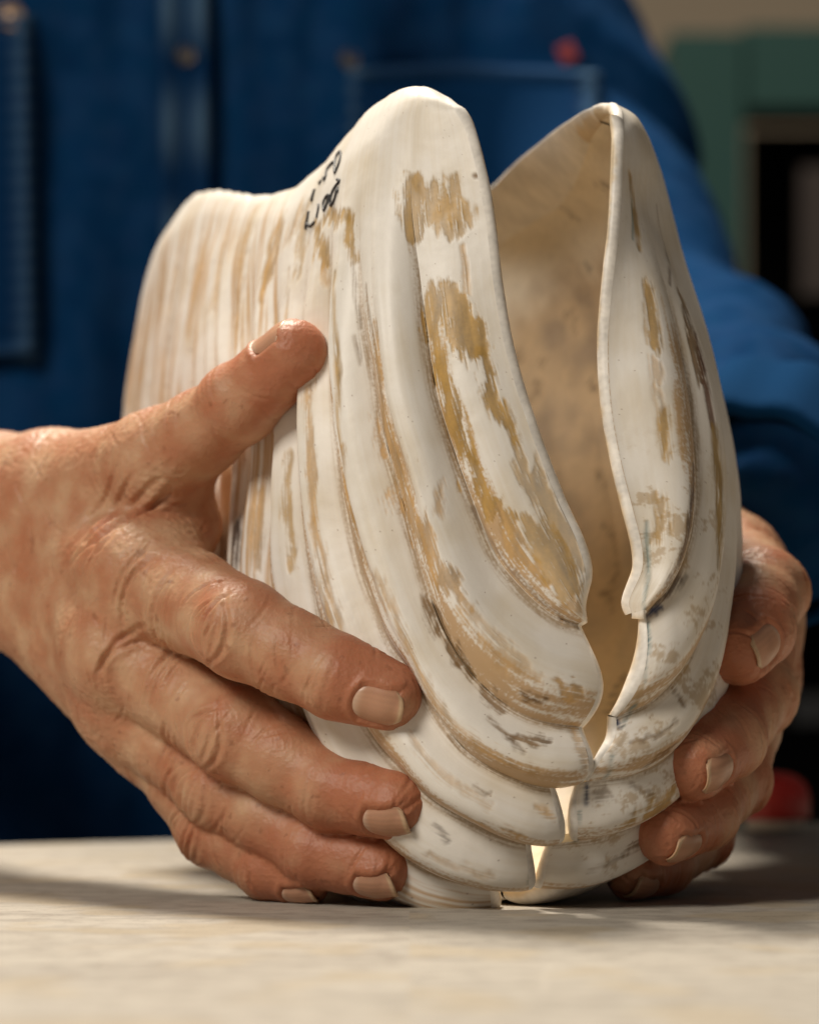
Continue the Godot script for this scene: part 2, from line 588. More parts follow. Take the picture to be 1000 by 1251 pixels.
				if k >= 5 and k <= 9:
					c = c.lerp(tan * 1.1, clampf((s1 * 1.7 + 0.22 + lip * 0.6 + foot * 0.3) * smoothstep(0.02, 0.12, vv), 0.0, 0.85))
				if k >= 15 and vv > 0.6:
					var mott := nA.get_noise_3d(p.x * 0.045, p.y * 0.07, p.z * 0.05) + 0.55 * nB.get_noise_3d(p.x * 0.25, p.y * 0.3, p.z * 0.25) + 0.25 * g
					c = c.lerp(Color(0.42, 0.28, 0.13), clampf((mott - 0.20) * 2.5, 0.0, 0.6) * smoothstep(0.6, 0.8, vv))
				# fine dark specks
				if rng.randf() < 0.0012:
					c = c.lerp(Color(0.2, 0.1, 0.04), 0.6)
				var warp := 2.0 * nB.get_noise_3d(p.x * 0.18, p.y * 0.05, p.z * 0.18 + 30.0)
				var warp2 := 4.0 * nB.get_noise_3d(p.x * 0.15 + 60.0, p.y * 0.05, p.z * 0.15)
				var worn := 0.0
				for m in lines:
					if not m.box.has_point(p):
						continue
					var best := 1e9
					var taper := 1.0
					var pts: PackedVector3Array = m.pts
					var pw := p
					if m.rough > 0.0:
						pw += Vector3(warp, warp2, warp) * minf(m.r * 0.6, 1.8)
					for q in pts.size() - 1:
						var a := pts[q]
						var ab := pts[q + 1] - a
						var h := clampf((pw - a).dot(ab) / maxf(ab.length_squared(), 1e-5), 0.0, 1.0)
						var dist := (pw - a - ab * h).length()
						if dist < best:
							best = dist
							taper = 0.85 + 0.4 * sin(PI * (q + h) / (pts.size() - 1))
					var edge: float = taper * m.r * (1.0 + m.rough * (0.8 * s2 + 0.6 * s1 + 0.25 * g))
					var on := clampf((edge - best) / (0.9 + m.soft) + 0.5, 0.0, 1.0)
					if m.rough > 0.0:
						on *= clampf(1.0 + 1.3 * s2 + 0.3 * g + (edge - best) * 0.3, 0.0, 1.0)
					c = c.lerp(m.color * (1.0 + 0.25 * s1 + 0.25 * warp + 0.12 * g), on * m.a)
					worn = maxf(worn, on * 0.22)
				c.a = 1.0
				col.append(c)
				v[i * rows + j] -= no_k[i * rows + j] * worn
		# inside of the wall, every second row
		var ib := v.size()
		var istep := 2
		var irows := NV / istep + 1
		for i in cols:
			for j in irows:
				var p := inn[i * rows + j * istep]
				v.append(p)
				var m := nB.get_noise_3d(p.x * 0.05, p.y * 0.05, p.z * 0.05)
				var m2 := nA.get_noise_3d(p.x * 0.02, p.y * 0.02, p.z * 0.02)
				var g := nC.get_noise_3d(p.x * 0.5, p.y * 0.5, p.z * 0.5)
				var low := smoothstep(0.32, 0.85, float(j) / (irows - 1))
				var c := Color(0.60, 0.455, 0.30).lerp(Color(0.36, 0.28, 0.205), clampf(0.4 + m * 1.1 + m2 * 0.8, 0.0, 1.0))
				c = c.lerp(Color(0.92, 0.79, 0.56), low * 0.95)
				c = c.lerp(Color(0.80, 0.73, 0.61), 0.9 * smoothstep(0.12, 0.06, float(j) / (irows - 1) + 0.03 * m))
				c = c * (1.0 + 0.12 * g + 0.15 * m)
				if m < -0.42 and g > 0.1:
					c = c.lerp(Color(0.13, 0.09, 0.07), 0.6)
				c.a = 1.0
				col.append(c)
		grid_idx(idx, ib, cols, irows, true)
		# rounded edges: rim, slit end, and the front edges of the first and last strip
		var bare := Color(0.68, 0.55, 0.38)
		var orim := PackedVector3Array()
		var irim := PackedVector3Array()
		var erim := PackedVector3Array()
		for i in cols:
			orim.append(out[i * rows])
			irim.append(inn[i * rows])
			erim.append(no_k[mini(i, cols - 4) * rows + 9])
		var nrim := erim
		erim = square(orim, nrim, 1.0)
		for side in [0, 1]:      # neighbours agree where they meet
			var kk: int = k - 1 if side == 0 else k + 1
			if kk < 0 or kk > n - 2:
				continue
			var po: PackedVector3Array = pieces[kk][0]
			var pc: int = pieces[kk][2]
			var p0 := po[(pc - 4) * rows] if side == 0 else out[(cols - 4) * rows]
			var p1 := out[3 * rows] if side == 0 else po[3 * rows]
			var nn := (nrim[0] if side == 0 else nrim[cols - 1]) + (po[(pc - 4) * rows + 9] - po[(pc - 6) * rows + 9]).cross(po[(pc - 4) * rows + 14] - po[(pc - 4) * rows + 9]).normalized() if side == 0 else nrim[cols - 1] + (po[5 * rows + 9] - po[3 * rows + 9]).cross(po[3 * rows + 14] - po[3 * rows + 9]).normalized()
			var ej := (p1 - p0).cross(nn).normalized()
			for q in 6:
				var at := q if side == 0 else cols - 1 - q
				erim[at] = ej.slerp(erim[at], q / 6.0)
		edge_round(v, idx, col, orim, irim, erim, false, white * 0.95 if k < 17 else bare, nC, 0.85 if k < 11 else 0.35 if k < 18 else 0.8, Color(0, 0, 0, 0) if k < 17 else white * 0.98)
		var oend := PackedVector3Array()
		var iend := PackedVector3Array()
		var eend := PackedVector3Array()
		for i in cols:
			oend.append(out[i * rows + NV])
			iend.append(inn[i * rows + NV])
			eend.append(no_k[i * rows + NV - 4])
		eend = square(oend, eend, -1.0)
		edge_round(v, idx, col, oend, iend, eend, true, bare, nC, 0.85, white * 0.95)
		if k == 0 or k == n - 2:
			var at := 0 if k == 0 else cols - 1
			var nx := 1 if k == 0 else cols - 2
			var oe := PackedVector3Array()
			var ie := PackedVector3Array()
			var ee := PackedVector3Array()
			for j in rows:
				oe.append(out[at * rows + j])
				ie.append(inn[at * rows + j])
				ee.append(no_k[(nx + (2 if k == 0 else -2)) * rows + maxi(j, 9)])
			ee = square(oe, ee, -1.0 if k == 0 else 1.0)
			edge_round(v, idx, col, oe, ie, ee, k == 0, bare, nC, 1.15, white * 0.98)
			# close the top corner
			var fan_o := PackedVector3Array()
			var fan_i := PackedVector3Array()
			var fan_e := PackedVector3Array()
			for s in 7:
				fan_o.append(oe[0])
				fan_i.append(ie[0])
				fan_e.append(erim[at].slerp(ee[0], s / 6.0))
			edge_round(v, idx, col, fan_o, fan_i, fan_e, k == 0, bare, nC, 0.85, white * 0.98)
		# strips share their end normals where the groove has faded out near the rim
		var nrm := acc_normals(v, idx)
		for j in rows:
			var fade := 1.0 - smoothstep(sp[2] * 0.8, sp[3] * 0.9, float(j) / NV)
			if fade <= 0.0:
				continue
			if k > 0:
				var o2: PackedVector3Array = pieces[k - 1][0]
				var c2: int = pieces[k - 1][2]
				var du := out[rows + j] - o2[(c2 - 2) * rows + j]
				var dv := out[mini(j + 1, NV)] - out[maxi(j - 1, 0)]
				nrm[j] = nrm[j].lerp(du.cross(dv).normalized(), fade).normalized()
			if k < n - 2:
				var o2: PackedVector3Array = pieces[k + 1][0]
				var du := o2[rows + j] - out[(cols - 2) * rows + j]
				var at := (cols - 1) * rows + j
				var dv := out[(cols - 1) * rows + mini(j + 1, NV)] - out[(cols - 1) * rows + maxi(j - 1, 0)]
				nrm[at] = nrm[at].lerp(du.cross(dv).normalized(), fade).normalized()
		obj("pleat", build(v, idx, col, nrm, org), shell, root)
	# the inked note near the rim, and other pen marks
	var ink := plain(lin(0.012, 0.010, 0.012), 0.6)
	var st := PackedVector3Array()
	var si := PackedInt32Array()
	for stroke in [[[570, 490], [600, 520], [560, 570], [510, 650], [490, 730], [490, 800], [512, 800], [550, 710], [570, 600], [582, 655]], [[462, 680], [420, 740], [405, 800], [415, 872], [450, 800], [467, 690], [425, 720]], [[350, 790], [345, 850], [325, 970]], [[220, 880], [215, 960], [190, 1040], [180, 1105]], [[190, 1030], [250, 1062], [292, 1010]], [[600, 145], [560, 220], [540, 310], [545, 412], [590, 310], [615, 190], [598, 145]], [[530, 270], [490, 320], [455, 360], [425, 490], [400, 470]], [[382, 508], [348, 548]], [[300, 610], [268, 690], [255, 765]]]:
		var knots := PackedVector3Array()
		var nn := Vector3.ZERO
		for q in stroke:
			var at := anchor(355.0 + q[0] / 10.0, 170.0 + q[1] / 10.0)
			if at >= 0:
				knots.append(vessel_pts[at] + vessel_nrm[at] * 0.1)
				nn += vessel_nrm[at]
		if knots.size() > 1:
			tube(st, si, resample(knots, knots.size() * 5), 0.56, 6)
	obj("handwriting", build(st, si, PackedColorArray(), PackedVector3Array(), org), ink, root)

func tube(v: PackedVector3Array, idx: PackedInt32Array, path: PackedVector3Array, r: float, sides: int, taper := true) -> void:
	var base := v.size()
	var up := Vector3(0.31, 0.52, 0.79).normalized()
	for i in path.size():
		var t := (path[mini(i + 1, path.size() - 1)] - path[maxi(i - 1, 0)]).normalized()
		var a := t.cross(up).normalized()
		var b := t.cross(a)
		var rr := r * (0.35 if taper and (i == 0 or i == path.size() - 1) else 1.0)
		for s in sides + 1:
			var an := TAU * s / sides
			v.append(path[i] + (a * cos(an) + b * sin(an)) * rr)
	for i in path.size() - 1:
		for s in sides:
			var q := base + i * (sides + 1) + s
			idx.append_array(PackedInt32Array([q, q + sides + 1, q + 1, q + 1, q + sides + 1, q + sides + 2]))

func edge_round(v: PackedVector3Array, idx: PackedInt32Array, col: PackedColorArray, o: PackedVector3Array, inn: PackedVector3Array, e: PackedVector3Array, flip: bool, c: Color, grain: FastNoiseLite, swell := 0.85, outer := Color(0, 0, 0, 0)) -> void:
	var base := v.size()
	var seg := 9
	for i in o.size():
		var m := (o[i] + inn[i]) * 0.5
		var r := o[i].distance_to(inn[i]) * 0.5
		for s in seg:
			var th := PI * s / (seg - 1)
			var p := m + (o[i] - m) * cos(th) + e[i] * (r * swell * sin(th))
			v.append(p)
			var q0 := c if outer.a == 0.0 else outer.lerp(c, smoothstep(0.35, 0.62, float(s) / (seg - 1) + 0.25 * grain.get_noise_3d(p.x * 0.12, p.y * 0.12, p.z * 0.12)))
			var q := q0 * (1.0 + 0.16 * grain.get_noise_3d(p.x * 0.5, p.y * 0.5, p.z * 0.5) + 0.2 * grain.get_noise_3d(p.x * 0.08, p.y * 0.08, p.z * 0.08))
			q.a = 1.0
			col.append(q)
	grid_idx(idx, base, o.size(), seg, not flip)

func square(o: PackedVector3Array, n: PackedVector3Array, sgn: float) -> PackedVector3Array:   # which way is off the edge
	var e := PackedVector3Array()
	for i in o.size():
		var t := (o[mini(i + 3, o.size() - 1)] - o[maxi(i - 3, 0)]).normalized()
		e.append((t.cross(n[i]) * sgn).normalized())
	return e

func grid_normals(p: PackedVector3Array, cols: int, rows: int) -> PackedVector3Array:
	var out := PackedVector3Array()
	out.resize(p.size())
	for i in cols:
		var i0 := maxi(i - 1, 0) * rows
		var i1 := mini(i + 1, cols - 1) * rows
		for j in rows:
			var du := p[i1 + j] - p[i0 + j]
			var dv := p[i * rows + mini(j + 1, rows - 1)] - p[i * rows + maxi(j - 1, 0)]
			out[i * rows + j] = du.cross(dv).normalized()
	return out

func make_marks() -> Array:
	var ochre := Color(0.43, 0.26, 0.075)
	var tan := Color(0.50, 0.31, 0.13)
	var brown := Color(0.20, 0.115, 0.045)
	var dark := Color(0.06, 0.035, 0.025)
	var red := Color(0.16, 0.075, 0.04)
	var teal := Color(0.06, 0.17, 0.19)
	var navy := Color(0.02, 0.04, 0.11)
	var grey := Color(0.16, 0.12, 0.10)
	var list := [
		# pleat by the slit
		[[502, 218, 504, 295], 11, ochre, 0.5, 0.6, 0.8], [[504, 222, 530, 250, 552, 262], 12, ochre, 0.5, 0.6, 0.8], [[550, 225, 562, 280], 10, ochre, 0.5, 0.6, 0.8], [[572, 245, 574, 272], 7, ochre, 0.5, 0.6, 0.8], [[540, 252, 545, 285], 9, ochre, 0.5, 0.6, 0.75],
		[[526, 352, 532, 420, 545, 470], 10, ochre, 0.5, 0.6, 0.85], [[548, 360, 565, 400, 588, 430], 17, ochre, 0.5, 0.6, 0.9], [[585, 425, 600, 480, 632, 545], 9, ochre, 0.5, 0.6, 0.9], [[536, 450, 553, 510, 572, 560], 12, ochre, 0.7, 0.6, 0.9],
		[[570, 555, 590, 605, 625, 650], 11, ochre, 0.6, 0.6, 0.9], [[605, 625, 640, 690, 668, 712], 9, tan, 0.8, 0.8, 0.85], [[635, 560, 660, 605, 690, 650, 704, 690], 13, ochre, 0.5, 0.8, 0.6], [[650, 640, 680, 690, 702, 720], 16, ochre, 0.5, 0.8, 0.75], [[690, 738, 706, 744], 10, tan, 0.6, 0.5, 0.7],
		[[566, 300, 572, 360], 3, tan, 0.7, 0.3, 0.8], [[580, 214, 588, 215], 3, brown, 0.0, 0.2, 0.95],
		# second and third
		[[447, 352, 457, 430, 468, 500], 3, brown, 0.8, 0.3, 0.55], [[466, 500, 484, 570, 505, 640, 530, 690, 570, 740], 14, tan, 0.7, 1.5, 0.8], [[455, 400, 466, 470], 5, tan, 0.8, 1.0, 0.7], [[525, 738, 545, 775, 566, 815], 10, brown, 0.3, 1.0, 0.85], [[560, 815, 576, 828], 6, brown, 0.5, 0.6, 0.85],
		[[570, 745, 610, 800, 660, 830], 9, tan, 0.8, 2.0, 0.5], [[636, 848, 664, 858], 5, brown, 0.6, 0.6, 0.9], [[590, 842, 612, 868], 7, brown, 0.7, 0.8, 0.8], [[622, 900, 650, 905, 668, 902], 6, brown, 0.7, 0.5, 0.85], [[684, 836, 708, 852], 9, tan, 0.7, 0.6, 0.9], [[600, 880, 640, 920], 3, brown, 0.8, 0.5, 0.7],
		[[456, 700, 490, 775, 530, 860, 590, 915, 650, 945], 5, tan, 0.9, 1.5, 0.75], [[540, 590, 535, 625], 5, tan, 0.8, 0.8, 0.7], [[700, 885, 716, 930], 6, tan, 0.8, 1.0, 0.6],
		[[578, 622, 604, 672, 640, 716, 676, 746, 706, 762], 2.5, grey, 0.7, 1.0, 0.6], [[536, 500, 556, 560, 578, 612], 2, tan, 0.7, 0.8, 0.7],
		[[310, 262, 290, 340, 282, 430], 14, tan, 0.9, 4.0, 0.45], [[250, 290, 232, 400], 12, tan, 0.9, 4.0, 0.4], [[215, 330, 200, 460], 9, tan, 0.9, 3.0, 0.45], [[180, 360, 170, 480], 9, tan, 0.9, 3.0, 0.4], [[372, 262, 366, 330], 14, ochre, 0.8, 2.0, 0.6], [[330, 290, 318, 370], 8, ochre, 0.9, 2.0, 0.5],
		# ochre on the shoulder and the folds under the thumb
		[[385, 268, 398, 322], 11, ochre, 0.6, 1.0, 0.85], [[396, 262, 424, 268], 9, ochre, 0.6, 1.0, 0.8], [[425, 255, 432, 318], 6, ochre, 0.7, 0.8, 0.85], [[345, 265, 330, 320, 320, 360], 12, tan, 0.8, 2.0, 0.8], [[365, 255, 350, 300], 9, tan, 0.8, 2.0, 0.65], [[300, 285, 290, 360], 9, tan, 0.8, 2.0, 0.7], [[272, 300, 262, 380], 7, tan, 0.8, 2.0, 0.5], [[352, 330, 348, 480], 3, tan, 0.8, 1.0, 0.7], [[395, 320, 400, 350], 6, tan, 0.8, 1.0, 0.6],
		[[409, 330, 411, 440, 416, 545], 3.0, ochre, 0.3, 0.5, 0.9], [[415, 545, 424, 620, 440, 690], 5, tan, 0.8, 1.0, 0.85], [[376, 470, 378, 560, 384, 640], 6, tan, 0.8, 1.0, 0.8], [[352, 560, 352, 640, 358, 695], 7, ochre, 0.6, 1.0, 0.75], [[384, 640, 396, 720, 420, 790], 6, tan, 0.9, 1.5, 0.8], [[288, 640, 284, 700], 7, dark, 0.4, 1.0, 0.9], [[318, 600, 312, 690], 6, tan, 0.8, 1.0, 0.7], [[430, 320, 440, 400], 2, brown, 0.8, 0.3, 0.6], [[434, 410, 441, 445], 2, brown, 0.8, 0.3, 0.6],
		# lower lips
		[[500, 900, 540, 950, 600, 985], 4, tan, 1.0, 1.0, 0.5], [[552, 900, 566, 916], 3, brown, 0.8, 0.4, 0.8], [[580, 962, 600, 970], 3, brown, 0.9, 0.4, 0.6], [[535, 1010, 548, 1024], 5, grey, 0.9, 0.6, 0.6], [[560, 995, 640, 1018], 5, tan, 0.9, 1.2, 0.7], [[520, 1045, 600, 1072], 4, tan, 0.9, 1.2, 0.6], [[655, 985, 676, 1000], 4, tan, 0.9, 0.5, 0.7],
		# right half
		[[770, 220, 776, 262, 780, 298], 6, ochre, 0.4, 0.6, 0.85], [[772, 245, 773, 292], 2, teal, 0.15, 0.3, 0.7], [[792, 348, 796, 385, 800, 420], 9, ochre, 0.4, 0.6, 0.85], [[802, 440, 806, 470], 7, tan, 0.6, 0.6, 0.5], [[810, 500, 814, 552], 7, ochre, 0.4, 0.6, 0.85], [[800, 470, 808, 500], 5, tan, 0.8, 0.6, 0.5], [[806, 605, 810, 640, 800, 665], 9, ochre, 0.5, 1.0, 0.7],
		[[802, 252, 812, 300, 818, 345], 3, red, 0.6, 0.5, 0.75], [[832, 362, 846, 415, 858, 470], 9, brown, 0.6, 0.6, 0.85], [[850, 410, 862, 470, 870, 520], 6, red, 0.5, 0.6, 0.85], [[872, 520, 879, 600, 878, 690], 8, Color(0.36, 0.23, 0.075), 0.3, 1.0, 0.9], [[847, 570, 842, 640, 820, 710, 795, 745], 4, grey, 0.9, 1.0, 0.9], [[836, 700, 800, 742], 4, dark, 0.7, 0.8, 0.7],
		[[788, 640, 792, 690, 786, 745], 2.2, teal, 0.15, 0.4, 0.65], [[786, 752, 808, 745], 4, navy, 0.15, 0.5, 0.9], [[787, 762, 792, 800], 3, teal, 0.15, 0.4, 0.8], [[790, 800, 788, 835], 1.6, teal, 0.2, 0.3, 0.5], [[776, 862, 758, 884], 2.5, teal, 0.15, 0.4, 0.8], [[752, 878, 754, 886], 3, navy, 0.1, 0.3, 0.9], [[748, 925, 738, 952], 2.5, teal, 0.15, 0.4, 0.7], [[714, 958, 713, 984], 3, navy, 0.1, 0.3, 0.9], [[708, 995, 702, 1026], 2.5, teal, 0.15, 0.4, 0.8], [[664, 1042, 654, 1078], 2.5, teal, 0.15, 0.4, 0.85],
		[[820, 840, 835, 862], 3, brown, 0.9, 0.4, 0.8], [[770, 905, 800, 900, 826, 880], 3, brown, 0.9, 0.5, 0.6], [[790, 935, 826, 908], 5, brown, 0.8, 0.6, 0.7], [[765, 1010, 800, 988, 822, 965], 9, ochre, 0.6, 0.8, 0.9], [[726, 975, 745, 970], 6, brown, 0.9, 0.5, 0.5], [[760, 1050, 785, 1025], 5, brown, 0.9, 0.5, 0.8], [[720, 1065, 760, 1048], 3, brown, 0.9, 0.5, 0.5], [[770, 960, 800, 975], 4, brown, 1.0, 0.4, 0.5],
	]
	var out := []
	for m in list:
		var pts := PackedVector3Array()
		var raw: Array = m[0]
		for q in range(0, raw.size(), 2):
			var at := anchor(raw[q], raw[q + 1])
			if at >= 0:
				pts.append(vessel_pts[at])
		if pts.size() < 2:
			continue
		var box := AABB(pts[0], Vector3.ZERO)
		for p in pts:
			box = box.expand(p)
		var r: float = m[1] / 4.2
		out.append({"pts": pts, "r": r, "color": m[2], "rough": m[3], "soft": m[4], "a": m[5], "box": box.grow(r * 2.2 + m[4])})
	return out

# ------------------------------------------------------------------ the person
func smooth_hash(v: PackedVector3Array, size: float) -> Dictionary:
	var h := {}
	for i in v.size():
		var k := Vector3i(v[i] / size)
		if not h.has(k):
			h[k] = PackedInt32Array()
		h[k].append(i)
	return h

func crease(v: PackedVector3Array, out: PackedVector3Array, nrm: PackedVector3Array, hash_: Dictionary, c: Vector3, axis: Vector3, dorsal: Vector3, curv: float, half: float, depth: float, width: float) -> void:
	var n := (dorsal - axis * dorsal.dot(axis)).normalized()
	var t := axis.cross(n)
	var reach := half * 1.4 + 3.0
	var lo := Vector3i((c - Vector3.ONE * reach) / 8.0)
	var hi := Vector3i((c + Vector3.ONE * reach) / 8.0)
	for x in range(lo.x - 1, hi.x + 2):
		for y in range(lo.y - 1, hi.y + 2):
			for z in range(lo.z - 1, hi.z + 2):
				var key := Vector3i(x, y, z)
				if not hash_.has(key):
					continue
				for i in hash_[key]:
					var d := v[i] - c
					if d.dot(n) < -9.0 or nrm[i].dot(n) < 0.05:
						continue
					var w := d.dot(t)
					var q := (d.dot(axis) - curv * w * w) / width
					if absf(q) > 4.0:
						continue
					var fade := exp(-pow(w / half, 4.0)) * smoothstep(0.05, 0.4, nrm[i].dot(n))
					# a valley with a slight swell on both sides
					out[i] -= nrm[i] * depth * fade * (exp(-q * q) - 0.35 * exp(-pow(absf(q) - 2.1, 2.0)))

func make_hand(B: Body, fingers: Array, lo: Vector3, hi: Vector3, cell: float, fine: bool, folds: Array, seed_: int) -> Array:
	# fingers: [joints [px,py,z,r]..., dorsal]; bones already in B
	var g := nets(B, lo, hi, cell)
	if fine:
		g = subdivide(g[0], g[1])
	var v: PackedVector3Array = g[0]
	var idx: PackedInt32Array = g[1]
	var nrm := acc_normals(v, idx)
	var out := v.duplicate()
	var h := smooth_hash(v, 8.0)
	for f in fingers:
		var J: Array = f.joints
		var thumb: bool = f.thumb
		for k in range(1, J.size() - 1):
			var c: Vector3 = J[k]
			var a: Vector3 = ((J[k + 1] - J[k]).normalized() + (J[k] - J[k - 1]).normalized()).normalized()
			var r: float = f.radii[k]
			var pip := k == 1 and not thumb
			var n: Vector3 = (f.dorsal - a * f.dorsal.dot(a)).normalized()
			var qs := [-7.5, -5.4, -2.2, 0.8, 3.6, 7.2] if pip else [-2.6, 0.0, 2.4]
			for q0 in qs:
				var jit := rng.randf_range(-0.5, 0.5)
				crease(v, out, nrm, h, c + a * (q0 + jit) + n * r, a, n, -q0 * (0.009 if pip else 0.006) + rng.randf_range(-0.006, 0.006), r * rng.randf_range(0.35, 0.85), (0.72 if pip else 0.34) * (rng.randf_range(0.25, 1.2) if q0 != -7.5 else 1.2), rng.randf_range(0.55, 0.95))
		# short creases on the underside where the finger bends, and at its root
		for q0 in [0.34, 0.60]:
			var c: Vector3 = J[0].lerp(J[1], q0)
			var a: Vector3 = (J[1] - J[0]).normalized()
			crease(v, out, nrm, h, c + f.dorsal * f.radii[0] * 0.9, a, f.dorsal, rng.randf_range(-0.01, 0.01), f.radii[0] * 0.55, 0.22, 0.8)
	# the net of fine lines that skin has
	for q in (600 if fine else 0):
		var i := rng.randi_range(0, v.size() - 1)
		var near := 1e9
		var axis := Vector3(0.7, -0.5, 0.5)
		for f in fingers:
			for k in f.joints.size() - 1:
				var dj: float = minf(v[i].distance_to(f.joints[k + 1]), v[i].distance_to((f.joints[k] + f.joints[k + 1]) * 0.5))
				if dj < near:
					near = dj
					axis = (f.joints[k + 1] - f.joints[k]).normalized()
		if v[i].x < -185.0:
			continue
		axis = axis.rotated(nrm[i], rng.randf_range(-0.7, 0.7))
		axis = (axis - nrm[i] * axis.dot(nrm[i])).normalized()
		crease(v, out, nrm, h, v[i], axis, nrm[i], rng.randf_range(-0.03, 0.03), rng.randf_range(3.0, 8.0), rng.randf_range(0.14, 0.42), rng.randf_range(0.45, 0.65))
	for f in folds:
		crease(v, out, nrm, h, f[0], f[1], f[2], f[3], f[4], f[5], f[6])
	for f in fingers:
		var nd: Vector3 = (f.nail_dir - f.axis * f.nail_dir.dot(f.axis)).normalized()
		var nt: Vector3 = f.axis.cross(nd)
		var from: Vector3 = f.tip + f.axis * f.nail[2]
		for i in v.size():
			var dlt: Vector3 = v[i] - from
			if dlt.length_squared() > 500.0 or nrm[i].dot(nd) < -0.1:
				continue
			var y: float = dlt.dot(f.axis) / f.nail[1]
			var x: float = absf(dlt.dot(nt)) / f.nail[0]
			if y > 1.05:
				continue
			var inside := maxf((x - 1.0) * f.nail[0], (-0.06 - y + 0.12 * x * x) * f.nail[1])
			if y > 0.85:
				inside = maxf(inside, (y - 0.85) * 8.0)
			out[i] += nrm[i] * (-0.75 * smoothstep(0.5, -1.0, inside) + (0.55 if y < 0.85 else 0.2) * exp(-pow((inside - 1.3) / 1.1, 2.0)) * smoothstep(-0.1, 0.4, nrm[i].dot(nd)))
	# fine wrinkling, pores and a little unevenness
	var wr := noise(seed_, 1.0, 2, FastNoiseLite.TYPE_SIMPLEX_SMOOTH, true)
	var big := noise(seed_ + 1, 0.035, 2)
	var tone := noise(seed_ + 2, 0.06, 3)
	var spot := noise(seed_ + 3, 0.22, 1)
	var col := PackedColorArray()
	col.resize(v.size())
	var base := Color(0.44, 0.233, 0.128)
	var warm := Color(0.40, 0.125, 0.062)
	var pale := Color(0.53, 0.32, 0.195)
	for i in v.size():
		var p := v[i]
		var wmask := 0.5 + 0.5 * big.get_noise_3dv(p)
		var q := Vector3(p.x * 0.11 + p.y * 0.16, p.y * 0.09 - p.x * 0.07, p.z * 0.10)
		var r := wr.get_noise_3dv(q * 1.6)
		var onback := 1.0
		for f in fingers:
			for k in range(1, f.joints.size()):
				onback = minf(onback, smoothstep(4.0, 30.0, p.distance_to(f.joints[k]) - 10.0))
		out[i] += nrm[i] * (0.35 * big.get_noise_3dv(p) + wmask * lerpf(0.05, 0.42, onback) * (r - 0.3) + 0.18 * onback * wr.get_noise_3d(p.x * 0.12 - p.y * 0.30 + 50.0, p.y * 0.14 + p.x * 0.22, p.z * 0.2))
		var t := tone.get_noise_3dv(p)
		var red := 0.25 + 0.5 * t
		for f in fingers:
			var e: float = p.distance_to(f.tip) - f.radii[f.radii.size() - 1]
			red += 0.55 * (1.0 - smoothstep(2.0, 16.0, e))
			for k in range(0, f.joints.size() - 1):
				red += 0.26 * (1.0 - smoothstep(8.0, 20.0, p.distance_to(f.joints[k])))
		var c := pale.lerp(base, clampf(0.55 + 0.8 * t, 0.0, 1.0)).lerp(warm, clampf(red, 0.0, 0.75))
		c = c * (1.0 + 0.06 * tone.get_noise_3dv(p * 3.0))
		if spot.get_noise_3dv(p) > 0.80:
			c = c.lerp(Color(0.2, 0.075, 0.035), 0.4)
		c.a = 1.0
		col[i] = c
	return [out, idx, col]

